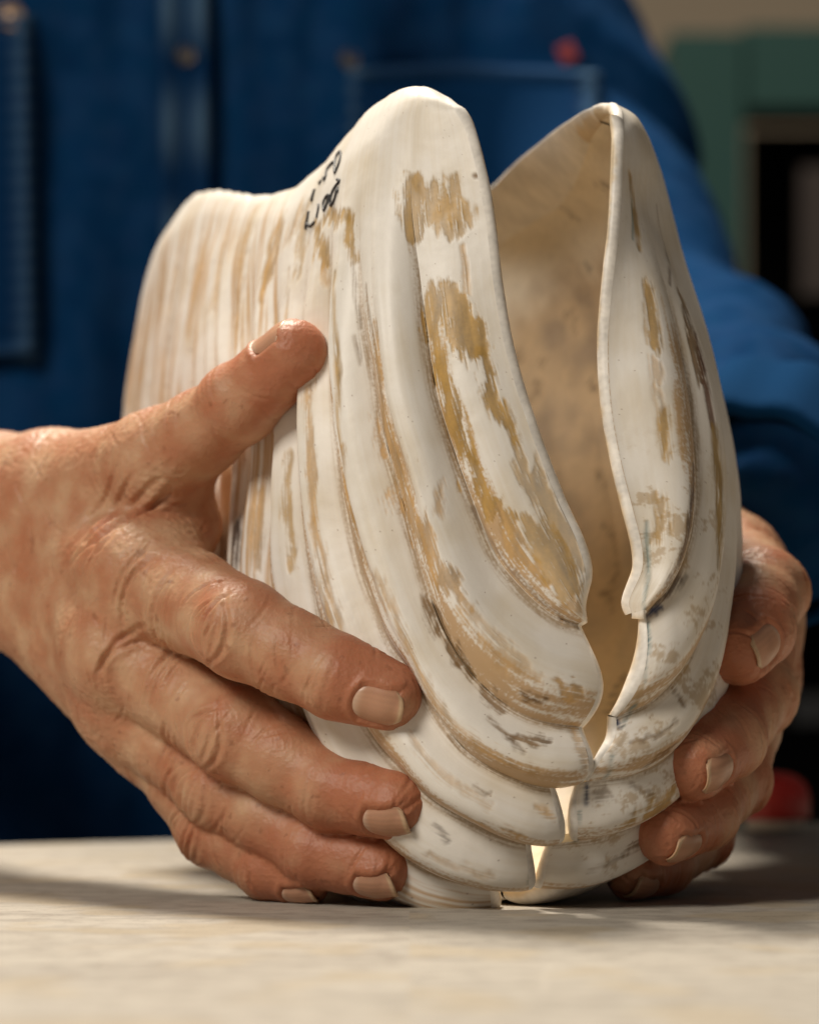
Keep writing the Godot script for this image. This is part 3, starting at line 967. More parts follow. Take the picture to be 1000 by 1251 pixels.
func add_nail(B: Body, parent: Node3D, base_at: Vector3, axis: Vector3, dorsal: Vector3, half_w: float, length: float, org: Vector3) -> void:
	# a plate that follows the finger, tucked in at the sides and root, with a free edge of real thickness
	var n := (dorsal - axis * dorsal.dot(axis)).normalized()
	var t := axis.cross(n)
	var nu := 15
	var nv := 19
	var v := PackedVector3Array()
	var col := PackedColorArray()
	var top := PackedVector3Array()
	# the plate is a cylinder sector fitted to the finger under its middle
	var c0 := march(B, base_at + axis * length * 0.45, n)
	for i in nu:
		var x := lerpf(-1.0, 1.0, float(i) / (nu - 1))
		for j in nv:
			var y := float(j) / (nv - 1)
			var wv := half_w * lerpf(0.80, 1.0, smoothstep(0.0, 0.45, y)) * (1.0 if y < 0.86 else lerpf(1.0, 0.86, pow((y - 0.86) / 0.14, 2.0)))
			var root := (1.0 - x * x) * 0.16 * length
			var a := axis * (y * length - root * (1.0 - y) + (0.10 * length * (1.0 - x * x)) * y - (0.04 + 0.14 * pow(absf(x), 4.0)) * length * y)
			var foot := march(B, base_at + a + t * (x * wv), n)
			var flat := c0 + (base_at + a + t * (x * wv) - c0 - n * (base_at + a - c0).dot(n)) - n * (pow(absf(x), 2.2) * wv * 0.42) - n * (pow(y - 0.45, 2.0) * length * 0.25)
			var lift := 0.12 - 0.55 * pow(absf(x), 6.0) - 0.6 * smoothstep(0.14, 0.0, y)
			var sunk := maxf((c0 - foot).dot(n), 0.0)
			var most := half_w * 0.16 + half_w * 0.42 * x * x + 1.8 * smoothstep(0.55, 1.0, y)
			foot += n * (sunk - minf(sunk, most))
			var p := foot.lerp(flat, 0.35 * smoothstep(0.1, 0.9, y))
			top.append(p + n * lift)
			var c := Color(0.51, 0.262, 0.165)
			c = c.lerp(Color(0.60, 0.39, 0.28), smoothstep(0.22, 0.06, y - 0.05 * (1.0 - x * x)))
			c = c.lerp(Color(0.60, 0.43, 0.27), 0.8 * smoothstep(0.90, 0.935, y - 0.02 * x * x))
			c = c.lerp(Color(0.35, 0.17, 0.09), smoothstep(0.965, 1.0, y) * 0.4 + smoothstep(0.85, 1.0, absf(x)) * 0.45)
			c = c.lerp(Color(0.36, 0.15, 0.085), 0.6 * smoothstep(0.10, 0.03, y))
			c = c * (1.0 + 0.06 * sin(x * 23.0 + half_w * 7.0) + 0.05 * sin(x * 41.0 + y * 2.0))
			c.a = 1.0
			col.append(c)
	v.append_array(top)
	var idx := PackedInt32Array()
	grid_idx(idx, 0, nu, nv)
	for i in top.size():
		v.append(top[i] - n * 0.6)
		col.append(col[i])
	grid_idx(idx, top.size(), nu, nv, true)
	var m := top.size()
	for i in nu - 1:
		var a := i * nv + nv - 1
		var b := a + nv
		idx.append_array(PackedInt32Array([a, a + m, b, b, a + m, b + m]))
	var first := (v[idx[2]] - v[idx[0]]).cross(v[idx[1]] - v[idx[0]])
	if first.dot(n) < 0:
		for q in range(0, idx.size(), 3):
			var s := idx[q + 1]
			idx[q + 1] = idx[q + 2]
			idx[q + 2] = s
	obj("fingernail", build(v, idx, col, PackedVector3Array(), org), nail, parent)

func march(B: Body, p: Vector3, n: Vector3) -> Vector3:
	var q := p + n * 40.0
	for k in 40:
		var d := B.d(q, B.all)
		if d < 0.01:
			break
		q -= n * d * 0.9
		if (q - p).dot(n) < -30.0:
			break
	return q

func finger(B: Body, g: int, pts: Array, dorsal: Vector3, nail_half: float, nail_len: float, nail_start: float, thumb := false) -> Dictionary:
	var J := []
	var R := []
	for p in pts:
		J.append(P(p[0], p[1], p[2]))
		R.append(p[3])
	for k in J.size() - 1:
		var mid: Vector3 = (J[k] + J[k + 1]) * 0.5
		var rm: float = (R[k] + R[k + 1]) * 0.5 * 0.965
		B.bone(J[k], mid, R[k], rm, g)
		B.bone(mid, J[k + 1], rm, R[k + 1], g)
	for k in range(1, J.size() - 1):      # a slight swell over each knuckle
		var n: Vector3 = dorsal
		B.bone(J[k] + n * R[k] * 0.22, J[k] + n * R[k] * 0.22, R[k] * 0.86, R[k] * 0.86, g)
	var last: int = J.size() - 1
	var ax: Vector3 = (J[last] - J[last - 1]).normalized()
	return {"joints": J, "radii": R, "dorsal": dorsal.normalized(), "tip": J[last], "axis": ax, "thumb": thumb, "nail": [nail_half, nail_len, nail_start]}

func nails_for(B: Body, fingers: Array, parent: Node3D, org: Vector3) -> void:
	for f in fingers:
		var q = f.nail
		if q[0] > 0.0:
			add_nail(B, parent, f.tip + f.axis * q[2], f.axis, f.nail_dir, q[0], q[1], org)

func make_person() -> void:
	var root := thing("person", "person in a blue denim jacket steadying the fluted vessel between both hands", "person", P(215, 1100, -760) * Vector3(1, 0, 1))
	var org := root.position / S
	# ---- hand with its back to us
	var L := Body.new()
	L.K = PackedFloat32Array([11.0, 3.0, 3.0, 3.0, 3.0, 4.0])
	L.join = 9.0
	L.touch = 0.7
	L.bone(P(-230, 612, -330), P(-10, 625, -140), 31, 24)
	L.bone(P(-230, 668, -330), P(-10, 700, -140), 31, 23)
	L.bone(P(-10, 625, -140), P(60, 618, -116), 24, 23)
	L.bone(P(-10, 700, -140), P(52, 705, -118), 23, 21)
	L.bone(P(30, 650, -128), P(172, 702, -58), 20, 17)
	L.bone(P(30, 675, -128), P(146, 792, -66), 19, 16.5)
	L.bone(P(25, 700, -126), P(160, 858, -70), 18, 15)
	L.bone(P(30, 712, -124), P(188, 900, -70), 16, 12.5)
	L.bone(P(40, 660, -150), P(150, 780, -95), 20, 16)           # heel and palm
	L.bone(P(70, 620, -112), P(198, 563, -62), 23, 14.5)         # ball of the thumb
	L.bone(P(110, 640, -108), P(205, 650, -72), 20, 12)          # web
	L.bone(P(170, 600, -82), P(232, 640, -68), 12, 9)
	L.bone(P(174, 702, -49), P(174, 702, -49), 15, 15)           # knuckles
	L.bone(P(138, 798, -52), P(138, 798, -52), 13.5, 13.5)
	L.bone(P(30, 700, -108), P(122, 772, -56), 6.0, 5.5)
	L.bone(P(20, 735, -106), P(142, 850, -60), 5.5, 5.0)         # tendons
	L.bone(P(70, 655, -98), P(160, 700, -50), 5.0, 5.0)
	L.bone(P(95, 700, -88), P(150, 735, -60), 3.5, 3.5)
	var fl := [
		finger(L, 1, [[172, 702, -58, 16.5], [298, 770, -8, 14.3], [414, 828, 8, 12.0], [472, 849, 13, 10.2]], Vector3(-0.25, -0.18, 0.95).normalized(), 5.8, 13.0, -4.8),
		finger(L, 2, [[146, 792, -66, 16.0], [288, 894, -24, 14.2], [405, 964, -8, 12.0], [482, 981, 5, 10.3]], Vector3(-0.30, -0.30, 0.90).normalized(), 5.7, 12.8, -3.7),
		finger(L, 3, [[160, 858, -70, 15.0], [270, 962, -40, 13.0], [386, 1038, -18, 11.0], [464, 1060, -6, 9.3]], Vector3(-0.30, -0.40, 0.87).normalized(), 5.2, 12.0, -3.0),
		finger(L, 4, [[188, 900, -70, 12.5], [262, 1012, -48, 11.2], [328, 1058, -32, 9.6], [372, 1071, -22, 8.3]], Vector3(-0.30, -0.50, 0.80).normalized(), 4.3, 10.0, -2.0),
		finger(L, 5, [[198, 563, -62, 14.5], [294, 493, -36, 11.6], [360, 431, -22, 10.0]], Vector3(-0.70, 0.45, 0.55).normalized(), 7.0, 11.5, -7.0, true),
	]
	fl[0].nail_dir = Vector3(0.02, -0.42, 0.90)
	fl[1].nail_dir = Vector3(0.0, -0.62, 0.78)
	fl[2].nail_dir = Vector3(0.0, -0.72, 0.70)
	fl[3].nail_dir = Vector3(0.0, -0.75, 0.66)
	fl[4].nail_dir = Vector3(-0.72, 0.62, 0.12)
	var folds := []
	# loose skin between the thumb and the knuckles, and over the knuckles
	var back := Vector3(-0.45, 0.1, 0.88)
	for q in [[140, 612, 0.75, 0.60, 12, 0.7], [150, 628, 0.7, 0.65, 16, 0.6], [165, 640, 0.62, 0.7, 20, 0.6], [178, 652, 0.5, 0.8, 20, 0.55], [190, 640, 0.62, 0.75, 18, 0.45], [150, 655, 0.5, 0.8, 14, 0.5], [128, 640, 0.75, 0.6, 10, 0.55], [205, 632, 0.7, 0.7, 16, 0.35], [160, 672, 0.4, 0.9, 16, 0.4]]:
		folds.append([P(q[0], q[1], -70), Vector3(q[2], -q[3], 0.2).normalized() * 1.0, back, rng.randf_range(-0.01, 0.01), q[4], q[5] * 1.6, 0.9])
	for q in [[218, 742, 0.95, 0.3, 13, 0.7, 0.012], [226, 748, 0.95, 0.3, 13, 0.6, 0.010], [234, 752, 0.95, 0.32, 10, 0.4, 0.008], [168, 718, 0.85, 0.5, 11, 0.6, 0.02], [160, 706, 0.85, 0.5, 10, 0.45, 0.015], [140, 788, 0.7, 0.7, 10, 0.6, 0.03], [134, 800, 0.6, 0.8, 9, 0.5, 0.03], [205, 815, 0.9, 0.4, 11, 0.55, 0.01], [214, 822, 0.9, 0.4, 11, 0.5, 0.01], [222, 832, 0.9, 0.45, 9, 0.35, 0.0], [208, 905, 0.85, 0.5, 9, 0.5, 0.01], [216, 912, 0.85, 0.5, 9, 0.4, 0.0], [200, 955, 0.8, 0.6, 8, 0.4, 0.0]]:
		folds.append([P(q[0], q[1], -38), Vector3(q[2], -q[3], 0.35).normalized(), Vector3(-0.35, -0.15, 0.92), q[6], q[4], q[5] * 1.6, 0.85])
	var hl := make_hand(L, fl, Vector3(-232, -2, -325), Vector3(18, 196, 34), 1.35, true, folds, 41)
	# ---- hand that comes round from behind
	var R := Body.new()
	R.K = PackedFloat32Array([16.0, 3.0, 3.0, 3.0, 3.0, 4.0])
	R.join = 9.0
	R.touch = 0.7
	R.bone(P(885, 535, -330), P(842, 676, -200), 26, 22)
	R.bone(P(905, 545, -330), P(862, 672, -200), 24, 20)
	R.bone(P(842, 676, -200), P(888, 692, -132), 22, 16.5)
	R.bone(P(846, 680, -200), P(912, 755, -125), 22, 16)
	R.bone(P(846, 690, -200), P(912, 830, -118), 21, 15)
	R.bone(P(842, 700, -200), P(885, 920, -112), 20, 13)
	R.bone(P(842, 670, -200), P(838, 580, -190), 18, 14)
	var fr := [
		finger(R, 1, [[888, 692, -132, 16.2], [929, 722, -74, 13.8], [918, 768, -40, 12.2], [901, 793, -27, 10.8]], Vector3(0.75, -0.1, 0.6).normalized(), 5.9, 12.8, -5.0),
		finger(R, 2, [[912, 755, -125, 16.0], [914, 848, -62, 14.0], [882, 903, -24, 12.0], [846, 934, -3, 10.4]], Vector3(0.70, -0.3, 0.6).normalized(), 5.9, 12.8, -4.6),
		finger(R, 3, [[912, 830, -118, 15.0], [890, 948, -62, 12.4], [856, 992, -25, 11.0], [814, 1016, -4, 9.6]], Vector3(0.60, -0.5, 0.6).normalized(), 5.4, 12.0, -4.4),
		finger(R, 4, [[885, 920, -112, 12.5], [850, 1018, -74, 11.0], [808, 1052, -46, 9.4], [772, 1066, -30, 8.3]], Vector3(0.5, -0.6, 0.6).normalized(), 5.0, 10.5, -3.0),
		finger(R, 5, [[858, 590, -200, 14.5], [830, 520, -196, 11.6], [812, 455, -194, 10.0]], Vector3(0.3, 0.3, -0.9).normalized(), 6.6, 12.0, -6.0, true),
	]
	fr[0].nail_dir = Vector3(0.50, -0.12, 0.86)
	fr[1].nail_dir = Vector3(0.30, -0.38, 0.88)
	fr[2].nail_dir = Vector3(0.35, -0.62, 0.72)
	fr[3].nail_dir = Vector3(0.25, -0.70, 0.66)
	fr[4].nail_dir = Vector3(0.3, 0.3, -0.9)
	var hr := make_hand(R, fr, Vector3(58, -2, -325), Vector3(188, 200, 24), 1.35, true, [], 61)
	# ---- the rest of the body, under the jacket
	var T := Body.new()
	T.K = PackedFloat32Array([40.0])
	T.bone(P(215, 1100, -850), P(215, 60, -790), 88, 100)
	T.bone(P(60, -20, -790), P(370, -20, -790), 90, 90)
	T.bone(P(215, 0, -790), P(215, -330, -770), 60, 52)
	T.bone(P(560, -110, -770), P(775, 425, -600), 36, 28)
	T.bone(P(775, 425, -600), P(900, 550, -320), 28, 20)
	T.bone(P(-160, -110, -770), P(-420, 480, -600), 42, 34)
	T.bone(P(-420, 480, -600), P(-225, 640, -325), 34, 25)
	var ht := nets(T, Vector3(-520, -60, -960), Vector3(260, 560, -250), 11.0)
	var v := PackedVector3Array()
	var idx := PackedInt32Array()
	var col := PackedColorArray()
	for part in [hl, hr, ht]:
		var at := v.size()
		v.append_array(part[0])
		for q in part[1]:
			idx.append(q + at)
		if part.size() > 2:
			col.append_array(part[2])
		else:
			for q in part[0]:
				col.append(Color(0.5, 0.26, 0.15))
	var body := obj("body", build(v, idx, col, PackedVector3Array(), org), skin, root)
	nails_for(L, fl, body, org)
	nails_for(R, fr, body, org)
	make_jacket(root, org)

func make_jacket(root: Node3D, org: Vector3) -> void:
	var J := Body.new()
	J.K = PackedFloat32Array([45.0, 26.0])
	J.join = 22.0
	J.bone(P(215, 1500, -860), P(215, 60, -765), 128, 132)
	J.bone(P(40, 1500, -860), P(20, 60, -765), 118, 126)
	J.bone(P(390, 1500, -860), P(420, 60, -765), 112, 124)
	J.bone(P(40, -40, -780), P(400, -40, -780), 118, 118)
	J.bone(P(560, -90, -745), P(712, 230, -690), 66, 54, 1)
	J.bone(P(712, 230, -690), P(790, 425, -580), 54, 50, 1)
	J.bone(P(790, 425, -580), P(915, 548, -350), 50, 44, 1)
	J.bone(P(915, 548, -350), P(936, 622, -198), 44, 39, 1)
	J.bone(P(-160, -90, -745), P(-420, 480, -590), 66, 54, 1)
	J.bone(P(-420, 480, -590), P(-240, 635, -350), 54, 42, 1)
	var g := nets(J, Vector3(-560, -330, -980), Vector3(290, 420, -146), 6.0)
	g = subdivide(g[0], g[1])
	var v: PackedVector3Array = g[0]
	var idx: PackedInt32Array = g[1]
	var nrm := acc_normals(v, idx)
	var fold := noise(71, 1.0, 2)
	var fine := noise(72, 0.03, 3)
	var col := PackedColorArray()
	var out := v.duplicate()
	for i in v.size():
		var p := v[i]
		var arm := smoothstep(40.0, 110.0, p.x) + smoothstep(-330.0, -380.0, p.x)
		# long drapes down the chest, tighter rucks across the sleeves
		var a := fold.get_noise_3d(p.x * 0.016, p.y * 0.004, p.z * 0.008)
		var b := fold.get_noise_3d(p.x * 0.006 + p.y * 0.005, p.y * 0.010 - p.z * 0.006 + p.x * 0.004, p.z * 0.004)
		out[i] += nrm[i] * (lerpf(a * 13.0, b * 13.0, clampf(arm, 0.0, 1.0)) + 0.7 * fine.get_noise_3dv(p))
		var w := fine.get_noise_3dv(p * 1.7)
		var c := Color(0.005, 0.027, 0.086).lerp(Color(0.011, 0.052, 0.138), clampf(0.5 + 0.5 * w, 0.0, 1.0))
		c.a = 1.0
		col.append(c)
	var jacket := obj("jacket", build(out, idx, col, PackedVector3Array(), org), denim, root)
	# cuffs: open bands round the wrists
	for q in [[P(955, 575, -255), P(918, 640, -188), 39.5], [P(-262, 622, -380), P(-215, 645, -318), 40.0]]:
		var ax: Vector3 = (q[1] - q[0]).normalized()
		var s := ax.cross(Vector3.UP).normalized()
		var t := ax.cross(s)
		var cv := PackedVector3Array()
		var ci := PackedInt32Array()
		var cc := PackedColorArray()
		var prof := [[0.0, 2.0], [0.2, 4.0], [0.5, 3.2], [0.86, 3.0], [0.93, 4.2], [1.0, 3.0], [1.02, 0.5], [1.0, -2.5], [0.6, -4.0], [0.3, -6.0]]
		for k in 49:
			var an := TAU * k / 48.0
			for pr in prof:
				var r: float = q[2] + pr[1] + 1.6 * sin(an * 5.0 + 1.0) + 1.1 * sin(an * 9.0)
				cv.append(q[0] + (q[1] - q[0]) * pr[0] + (s * cos(an) * 0.86 + t * sin(an) * 1.04) * r)
				cc.append(Color(0.007, 0.036, 0.102))
		grid_idx(ci, 0, 49, prof.size())
		var probe := acc_normals(cv, ci)
		if probe[prof.size() * 5 + 2].dot(cv[prof.size() * 5 + 2] - q[0] - ax * (cv[prof.size() * 5 + 2] - q[0]).dot(ax)) < 0:
			ci = PackedInt32Array()
			grid_idx(ci, 0, 49, prof.size(), true)
		obj("cuff", build(cv, ci, cc, PackedVector3Array(), org), denim, jacket)
	# patch pockets, button band, buttons and the little red tab
	J.tmp.resize(2)
	drape(J, jacket, "pocket", 420, 735, 70, 430, org, 0.06)
	drape(J, jacket, "pocket", -330, 46, 22, 440, org, 0.0)
	drape(J, jacket, "button_band", 196, 262, -180, 1000, org, 0.0)
	var brass := plain(lin(0.30, 0.20, 0.13), 0.4, 0.6)
	for q in [[22, 32, 6.5], [428, 80, 5.0], [232, 78, 5.0]]:
		var c := march(J, P(q[0], q[1], -650), Vector3(0, 0, 1))
		var cv := PackedVector3Array()
		var ci := PackedInt32Array()
		var prof := [[0.0, 4.2], [0.35, 4.0], [0.5, 3.6], [0.75, 4.4], [0.92, 4.3], [1.0, 3.4], [0.8, 1.5], [0.5, -1.0]]
		for k in 25:
			var an := TAU * k / 24.0
			for pr in prof:
				cv.append(c + Vector3(cos(an) * pr[0] * q[2], sin(an) * pr[0] * q[2], pr[1] + 4.5))
		grid_idx(ci, 0, 25, prof.size(), true)
		obj("button", build(cv, ci, PackedColorArray(), PackedVector3Array(), org), brass if q[2] > 6 else plain(lin(0.06, 0.05, 0.045), 0.5, 0.4), jacket)
	var tc := march(J, P(692, 66, -650), Vector3(0, 0, 1)) + Vector3(0, 0, 5)
	var tab := BoxMesh.new()
	tab.size = Vector3(9, 9, 1.4) * S
	var to := obj("tab", tab, plain(lin(0.35, 0.06, 0.07), 0.8), jacket)
	to.position = (tc - org) * S
	to.rotation = Vector3(0.1, 0.25, 0.5)

func drape(J: Body, parent: Node3D, called: String, x0: float, x1: float, y0: float, y1: float, org: Vector3, dip: float) -> void:
	var nu := 48
	var nv := 64
	var v := PackedVector3Array()
	var col := PackedColorArray()
	var idx := PackedInt32Array()
	for i in nu:
		var u := float(i) / (nu - 1)
		for j in nv:
			var w := float(j) / (nv - 1)
			var px := lerpf(x0, x1, u)
			var py := lerpf(y0 + dip * (y1 - y0) * absf(u - 0.45) * 1.3, y1, w)
			var p := march(J, P(px, py, -640), Vector3(0, 0, 1))
			var eu := minf(u, 1.0 - u) * (x1 - x0)
			var ev := minf(w, 1.0 - w) * (y1 - y0)
			var e := minf(eu, ev)
			var lift := 7.0 * smoothstep(0.0, 5.0, e) - 3.0 + 1.4 * exp(-pow((e - 12.0) / 7.0, 2.0)) - 1.6 * exp(-pow((e - 26.0) / 6.0, 2.0))
			lift += 1.3 * sin(py * 0.29) * exp(-pow((eu - 16.0) / 12.0, 2.0)) + 0.9 * sin(px * 0.3) * exp(-pow((ev - 16.0) / 12.0, 2.0))
			v.append(p + Vector3(0, 0, lift + 5.0))
			var worn := 0.5 + 0.5 * sin(py * 0.29)
			var c := Color(0.005, 0.028, 0.086)
			c = c.lerp(Color(0.10, 0.18, 0.27), exp(-pow((eu - 14.0) / 14.0, 2.0)) * 0.65 * worn + 0.15 * exp(-pow((ev - 10.0) / 10.0, 2.0)))
			c.a = 1.0
			col.append(c)
	grid_idx(idx, 0, nu, nv, true)
	obj(called, build(v, idx, col, PackedVector3Array(), org), denim, parent)

# ------------------------------------------------------------------ table, background
func make_table() -> void:
	var root := thing("worktable", "pale scuffed worktable the fluted vessel and both hands rest on", "table", Vector3(0, -900, 0))
	var org := root.position / S
	var dir := Vector3(335, 0, -160).normalized()          # the far edge
	var back := Vector3(160, 0, 335).normalized() * -1.0
	var edge := Vector3(9.5, -1.7, -408)
	var img := Image.create(1024, 1024, false, Image.FORMAT_RGB8)
	var n1 := noise(81, 1.0, 4)
	var n2 := noise(82, 1.0, 3)
	var n3 := noise(83, 1.0, 2)
	for y in 1024:
		for x in 1024:
			var bend := 6.0 * n3.get_noise_2d(x * 0.004, y * 0.004)
			var a := n1.get_noise_2d(x * 0.004, (y + bend) * 0.03)
			var b := n2.get_noise_2d(x * 0.02, (y + bend) * 0.35)
			var c := n3.get_noise_2d(x * 0.011, y * 0.011)
			var e := n3.get_noise_2d(x * 0.05 + 200.0, y * 0.05)
			var d := n3.get_noise_2d(x * 0.5 + 500.0, y * 0.5)
			var q := Color(0.45, 0.41, 0.35)
			q = q.lerp(Color(0.34, 0.305, 0.26), clampf(0.22 + a * 1.2 + e * 0.35, 0.0, 0.9))
			q = q.lerp(Color(0.28, 0.24, 0.20), clampf((b + 0.5 * e - 0.14) * 1.8, 0.0, 0.5))
			q = q.lerp(Color(0.42, 0.34, 0.225), clampf((c - 0.18) * 2.0, 0.0, 0.5))
			if d > 0.42 and e > 0.1:
				q = q.lerp(Color(0.14, 0.11, 0.09), 0.45)
			q = q * (1.0 + 0.12 * d)
			img.set_pixel(x, y, q.linear_to_srgb())
	for k in 260:      # scratches and scuffs
		var x := rng.randf() * 1024.0
		var y := rng.randf() * 1024.0
		var an := rng.randf_range(-0.35, 0.35) if k % 3 else rng.randf_range(-1.6, 1.6)
		var tone := Color(0.62, 0.57, 0.50) if k % 2 else Color(0.20, 0.17, 0.14)
		var mix := rng.randf_range(0.2, 0.65)
		for q in rng.randi_range(14, 150):
			an += rng.randf_range(-0.02, 0.02)
			x += cos(an)
			y += sin(an)
			var ix := posmod(int(x), 1024)
			var iy := posmod(int(y), 1024)
			img.set_pixel(ix, iy, img.get_pixel(ix, iy).lerp(tone.linear_to_srgb(), mix))
	var m := StandardMaterial3D.new()
	m.albedo_texture = ImageTexture.create_from_image(img)
	m.roughness = 0.55
	m.metallic_specular = 0.35
	m.uv1_triplanar = true
	m.uv1_world_triplanar = true
	m.uv1_scale = Vector3.ONE * 2.0
	m.heightmap_enabled = true
	m.heightmap_texture = height_map(0.012, FastNoiseLite.TYPE_SIMPLEX_SMOOTH, 84, 512, 5)
	m.heightmap_scale = 0.02
	# top: a slab with eased edges
	var hw := 900.0
	var deep := 1150.0
	var v := PackedVector3Array()
	var idx := PackedInt32Array()
	var prof := [[0.0, -44.0], [0.0, -4.0], [1.2, -1.2], [4.0, 0.0]]
	var ring := 4
	for pr in prof:
		for cnr in [[-hw, 0.0], [hw, 0.0], [hw, deep], [-hw, deep]]:
			var sx: float = signf(cnr[0]) * (absf(cnr[0]) - pr[0])
			var sz: float = pr[0] if cnr[1] == 0.0 else deep - pr[0]
			v.append(edge + dir * sx - back * sz + Vector3(0, pr[1], 0))
	for k in prof.size() - 1:
		for s in ring:
			var a := k * ring + s
			var b := k * ring + (s + 1) % ring
			idx.append_array(PackedInt32Array([a, b, a + ring, b, b + ring, a + ring]))
	var t := (prof.size() - 1) * ring
	idx.append_array(PackedInt32Array([t, t + 1, t + 2, t, t + 2, t + 3]))
	idx.append_array(PackedInt32Array([0, 2, 1, 0, 3, 2]))
	var flat := PackedVector3Array()
	var fi := PackedInt32Array()
	for q in idx:
		fi.append(flat.size())
		flat.append(v[q])
	var nn := acc_normals(flat, fi)
	if nn[nn.size() - 12].y < 0:
		for q in range(0, fi.size(), 3):
			var s := fi[q + 1]
			fi[q + 1] = fi[q + 2]
			fi[q + 2] = s
	obj("tabletop", build(flat, fi, PackedColorArray(), PackedVector3Array(), org), m, root)
	var wood := plain(lin(0.22, 0.15, 0.09), 0.7)
	for c in [[-840.0, 60.0], [840.0, 60.0], [840.0, deep - 60.0], [-840.0, deep - 60.0]]:
		var b := BoxMesh.new()
		b.size = Vector3(75, 852, 75) * S
		var o := obj("leg", b, wood, root)
		o.position = (edge + dir * c[0] - back * c[1] + Vector3(0, -44 - 427, 0) - org) * S
		o.rotation.y = atan2(-dir.z, dir.x)

func lathe(prof: Array, n: int) -> ArrayMesh:
	var v := PackedVector3Array()
	var idx := PackedInt32Array()
	for k in n + 1:
		var a := TAU * k / n
		for p in prof:
			v.append(Vector3(cos(a) * p[0], p[1], sin(a) * p[0]))
	grid_idx(idx, 0, n + 1, prof.size())
	return build(v, idx)

func block(called: String, label: String, cat: String, c: Vector3, size: Vector3, m: Material, structure := false) -> MeshInstance3D:
	var b := BoxMesh.new()
	b.size = size * S
	var o := MeshInstance3D.new()
	o.name = numbered(called, self)
	o.mesh = b
	o.material_override = m
	add_child(o, true)
	o.position = c * S
	o.set_meta("label", label)
	if structure:
		o.set_meta("kind", "structure")
	else:
		o.set_meta("category", cat)
	return o

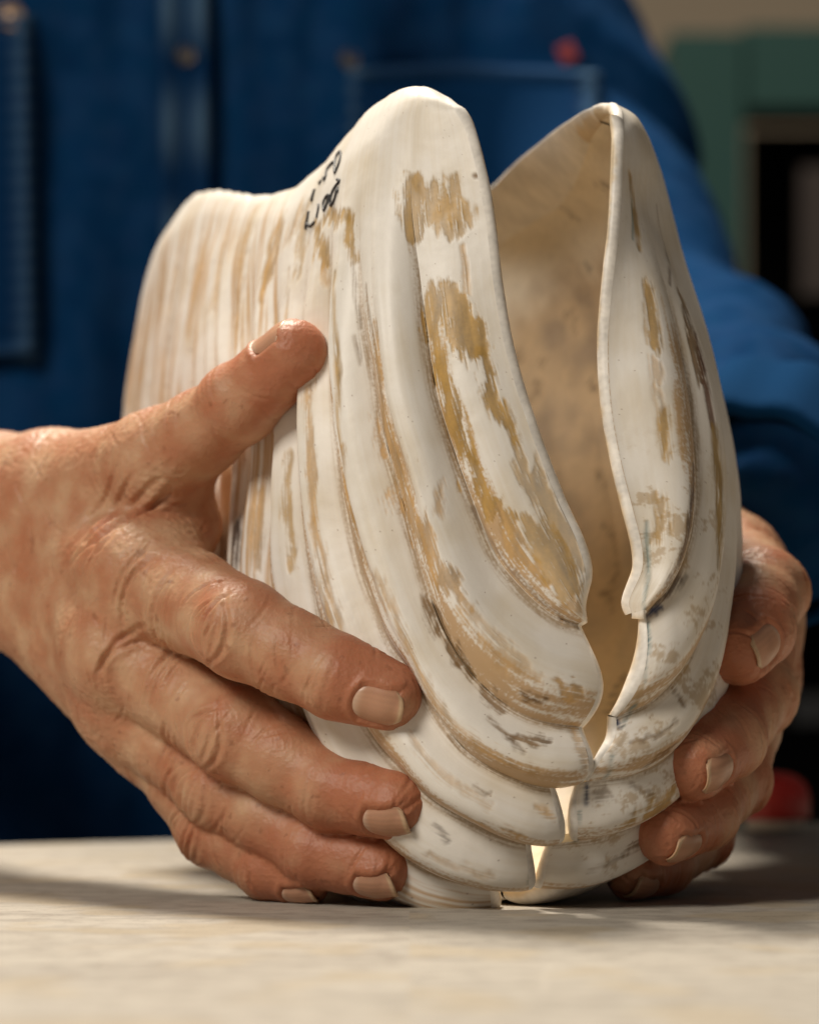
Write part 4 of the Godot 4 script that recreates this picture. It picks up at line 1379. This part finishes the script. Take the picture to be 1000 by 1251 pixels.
func make_background() -> void:
	var cap := thing("red_capped_jar", "small white jar with a domed red cap at the far edge of the worktable", "jar", P(946, 1008, -395) * Vector3(1, 0, 1))
	obj("jar_body", lathe([[0.0, 0.0], [11.0, 0.0], [12.0, 1.0], [12.0, 5.0], [11.0, 6.0], [0.0, 6.0]], 32), plain(lin(0.7, 0.62, 0.5), 0.4), cap)
	obj("cap", lathe([[13.0, 4.6], [14.2, 5.4], [14.2, 13.0], [13.0, 18.0], [10.0, 21.5], [5.0, 23.4], [0.0, 24.0]], 40), plain(lin(0.55, 0.03, 0.02), 0.4), cap)
	# workshop behind
	block("wall", "plain workshop wall behind the person", "", Vector3(300, 700, -2900), Vector3(6000, 4000, 60), plain(lin(0.30, 0.24, 0.17), 0.9), true)
	block("floor", "dark workshop floor under the worktable", "", Vector3(300, -940, -900), Vector3(6000, 80, 4000), plain(lin(0.05, 0.045, 0.04), 0.8), true)
	# green rack with a dark recess
	var rack := thing("green_cabinet", "tall green painted cabinet with dark open shelves behind the denim sleeve", "cabinet", Vector3(620, -900, -2300))
	var green := plain(lin(0.0008, 0.032, 0.026), 0.8)
	var black := plain(lin(0.008, 0.008, 0.009), 0.6)
	var org := rack.position / S
	var parts := [
		["side_panel", Vector3(252, -152, -2150), Vector3(62, 1496, 460), green], ["side_panel", Vector3(1010, -152, -2150), Vector3(56, 1496, 460), green],
		["header_panel", Vector3(632, 568, -1935), Vector3(696, 68, 20), green], ["top_panel", Vector3(632, 594, -2160), Vector3(694, 18, 428), green], ["back_panel", Vector3(655, 30, -2372), Vector3(650, 1100, 14), black],
		["shelf", Vector3(655, 250, -2160), Vector3(650, 22, 400), black], ["shelf", Vector3(655, 20, -2160), Vector3(650, 22, 400), black],
		["drawer_front", Vector3(655, 430, -1950), Vector3(640, 110, 20), plain(lin(0.018, 0.010, 0.007), 0.7)],
	]
	for q in parts:
		var b := BoxMesh.new()
		b.size = q[2] * S
		var o := obj(q[0], b, q[3], rack)
		o.position = (q[1] - org) * S
	# dark boxes on its shelves
	for q in [[Vector3(560, 328, -2080), Vector3(230, 132, 220), "squat black box on the upper shelf of the green cabinet"], [Vector3(600, 108, -2080), Vector3(300, 152, 240), "wide black box on the lower shelf of the green cabinet"]]:
		block("storage_box", q[2], "box", q[0], q[1], plain(lin(0.004, 0.004, 0.0045), 0.8))

# ------------------------------------------------------------------ all of it
func _ready() -> void:
	rng.seed = 7
	var cam := Camera3D.new()
	cam.name = "camera"
	add_child(cam)
	var near := 0.05
	var at := CameraAttributesPhysical.new()
	at.frustum_near = near
	at.frustum_far = 60.0
	at.frustum_focal_length = 100.0
	at.frustum_focus_distance = 0.79
	at.exposure_aperture = 9.5
	cam.attributes = at
	cam.projection = Camera3D.PROJECTION_FRUSTUM
	cam.near = near
	cam.far = 60.0
	cam.size = near * 1251.0 / FPX
	cam.frustum_offset = Vector2(0, near * (HZ - 625.5) / FPX)
	cam.position = Vector3(0, EYE, 1000) * S
	cam.current = true
	var env := Environment.new()
	env.background_mode = Environment.BG_COLOR
	env.background_color = lin(0.040, 0.041, 0.045)
	env.tonemap_mode = Environment.TONE_MAPPER_LINEAR
	env.tonemap_exposure = 1.0
	env.sdfgi_enabled = true
	env.ssao_enabled = true
	env.ssil_enabled = true
	var we := WorldEnvironment.new()
	we.name = "world"
	we.environment = env
	add_child(we)
	var target := Vector3(0, 90, -20) * S
	for q in [["skylight", Vector3(-0.16, 0.88, -0.46), 1.9, 0.40, 5.9, Color(1.0, 0.96, 0.895)], ["window_light", Vector3(-0.52, 0.62, 0.58), 1.9, 0.6, 2.5, Color(1.0, 0.965, 0.91)]]:
		var key := AreaLight3D.new()
		key.name = q[0]
		key.area_size = Vector2.ONE * q[3]
		key.light_color = q[5]
		key.light_energy = q[4]
		key.area_range = 8.0
		key.shadow_enabled = true
		add_child(key)
		key.position = target + q[1].normalized() * q[2]
		key.look_at(target, Vector3.RIGHT)
	make_materials()
	make_background()
	make_table()
	var t0 := Time.get_ticks_msec()
	make_vessel()
	print("vessel ", Time.get_ticks_msec() - t0)
	t0 = Time.get_ticks_msec()
	make_person()
	print("person ", Time.get_ticks_msec() - t0)
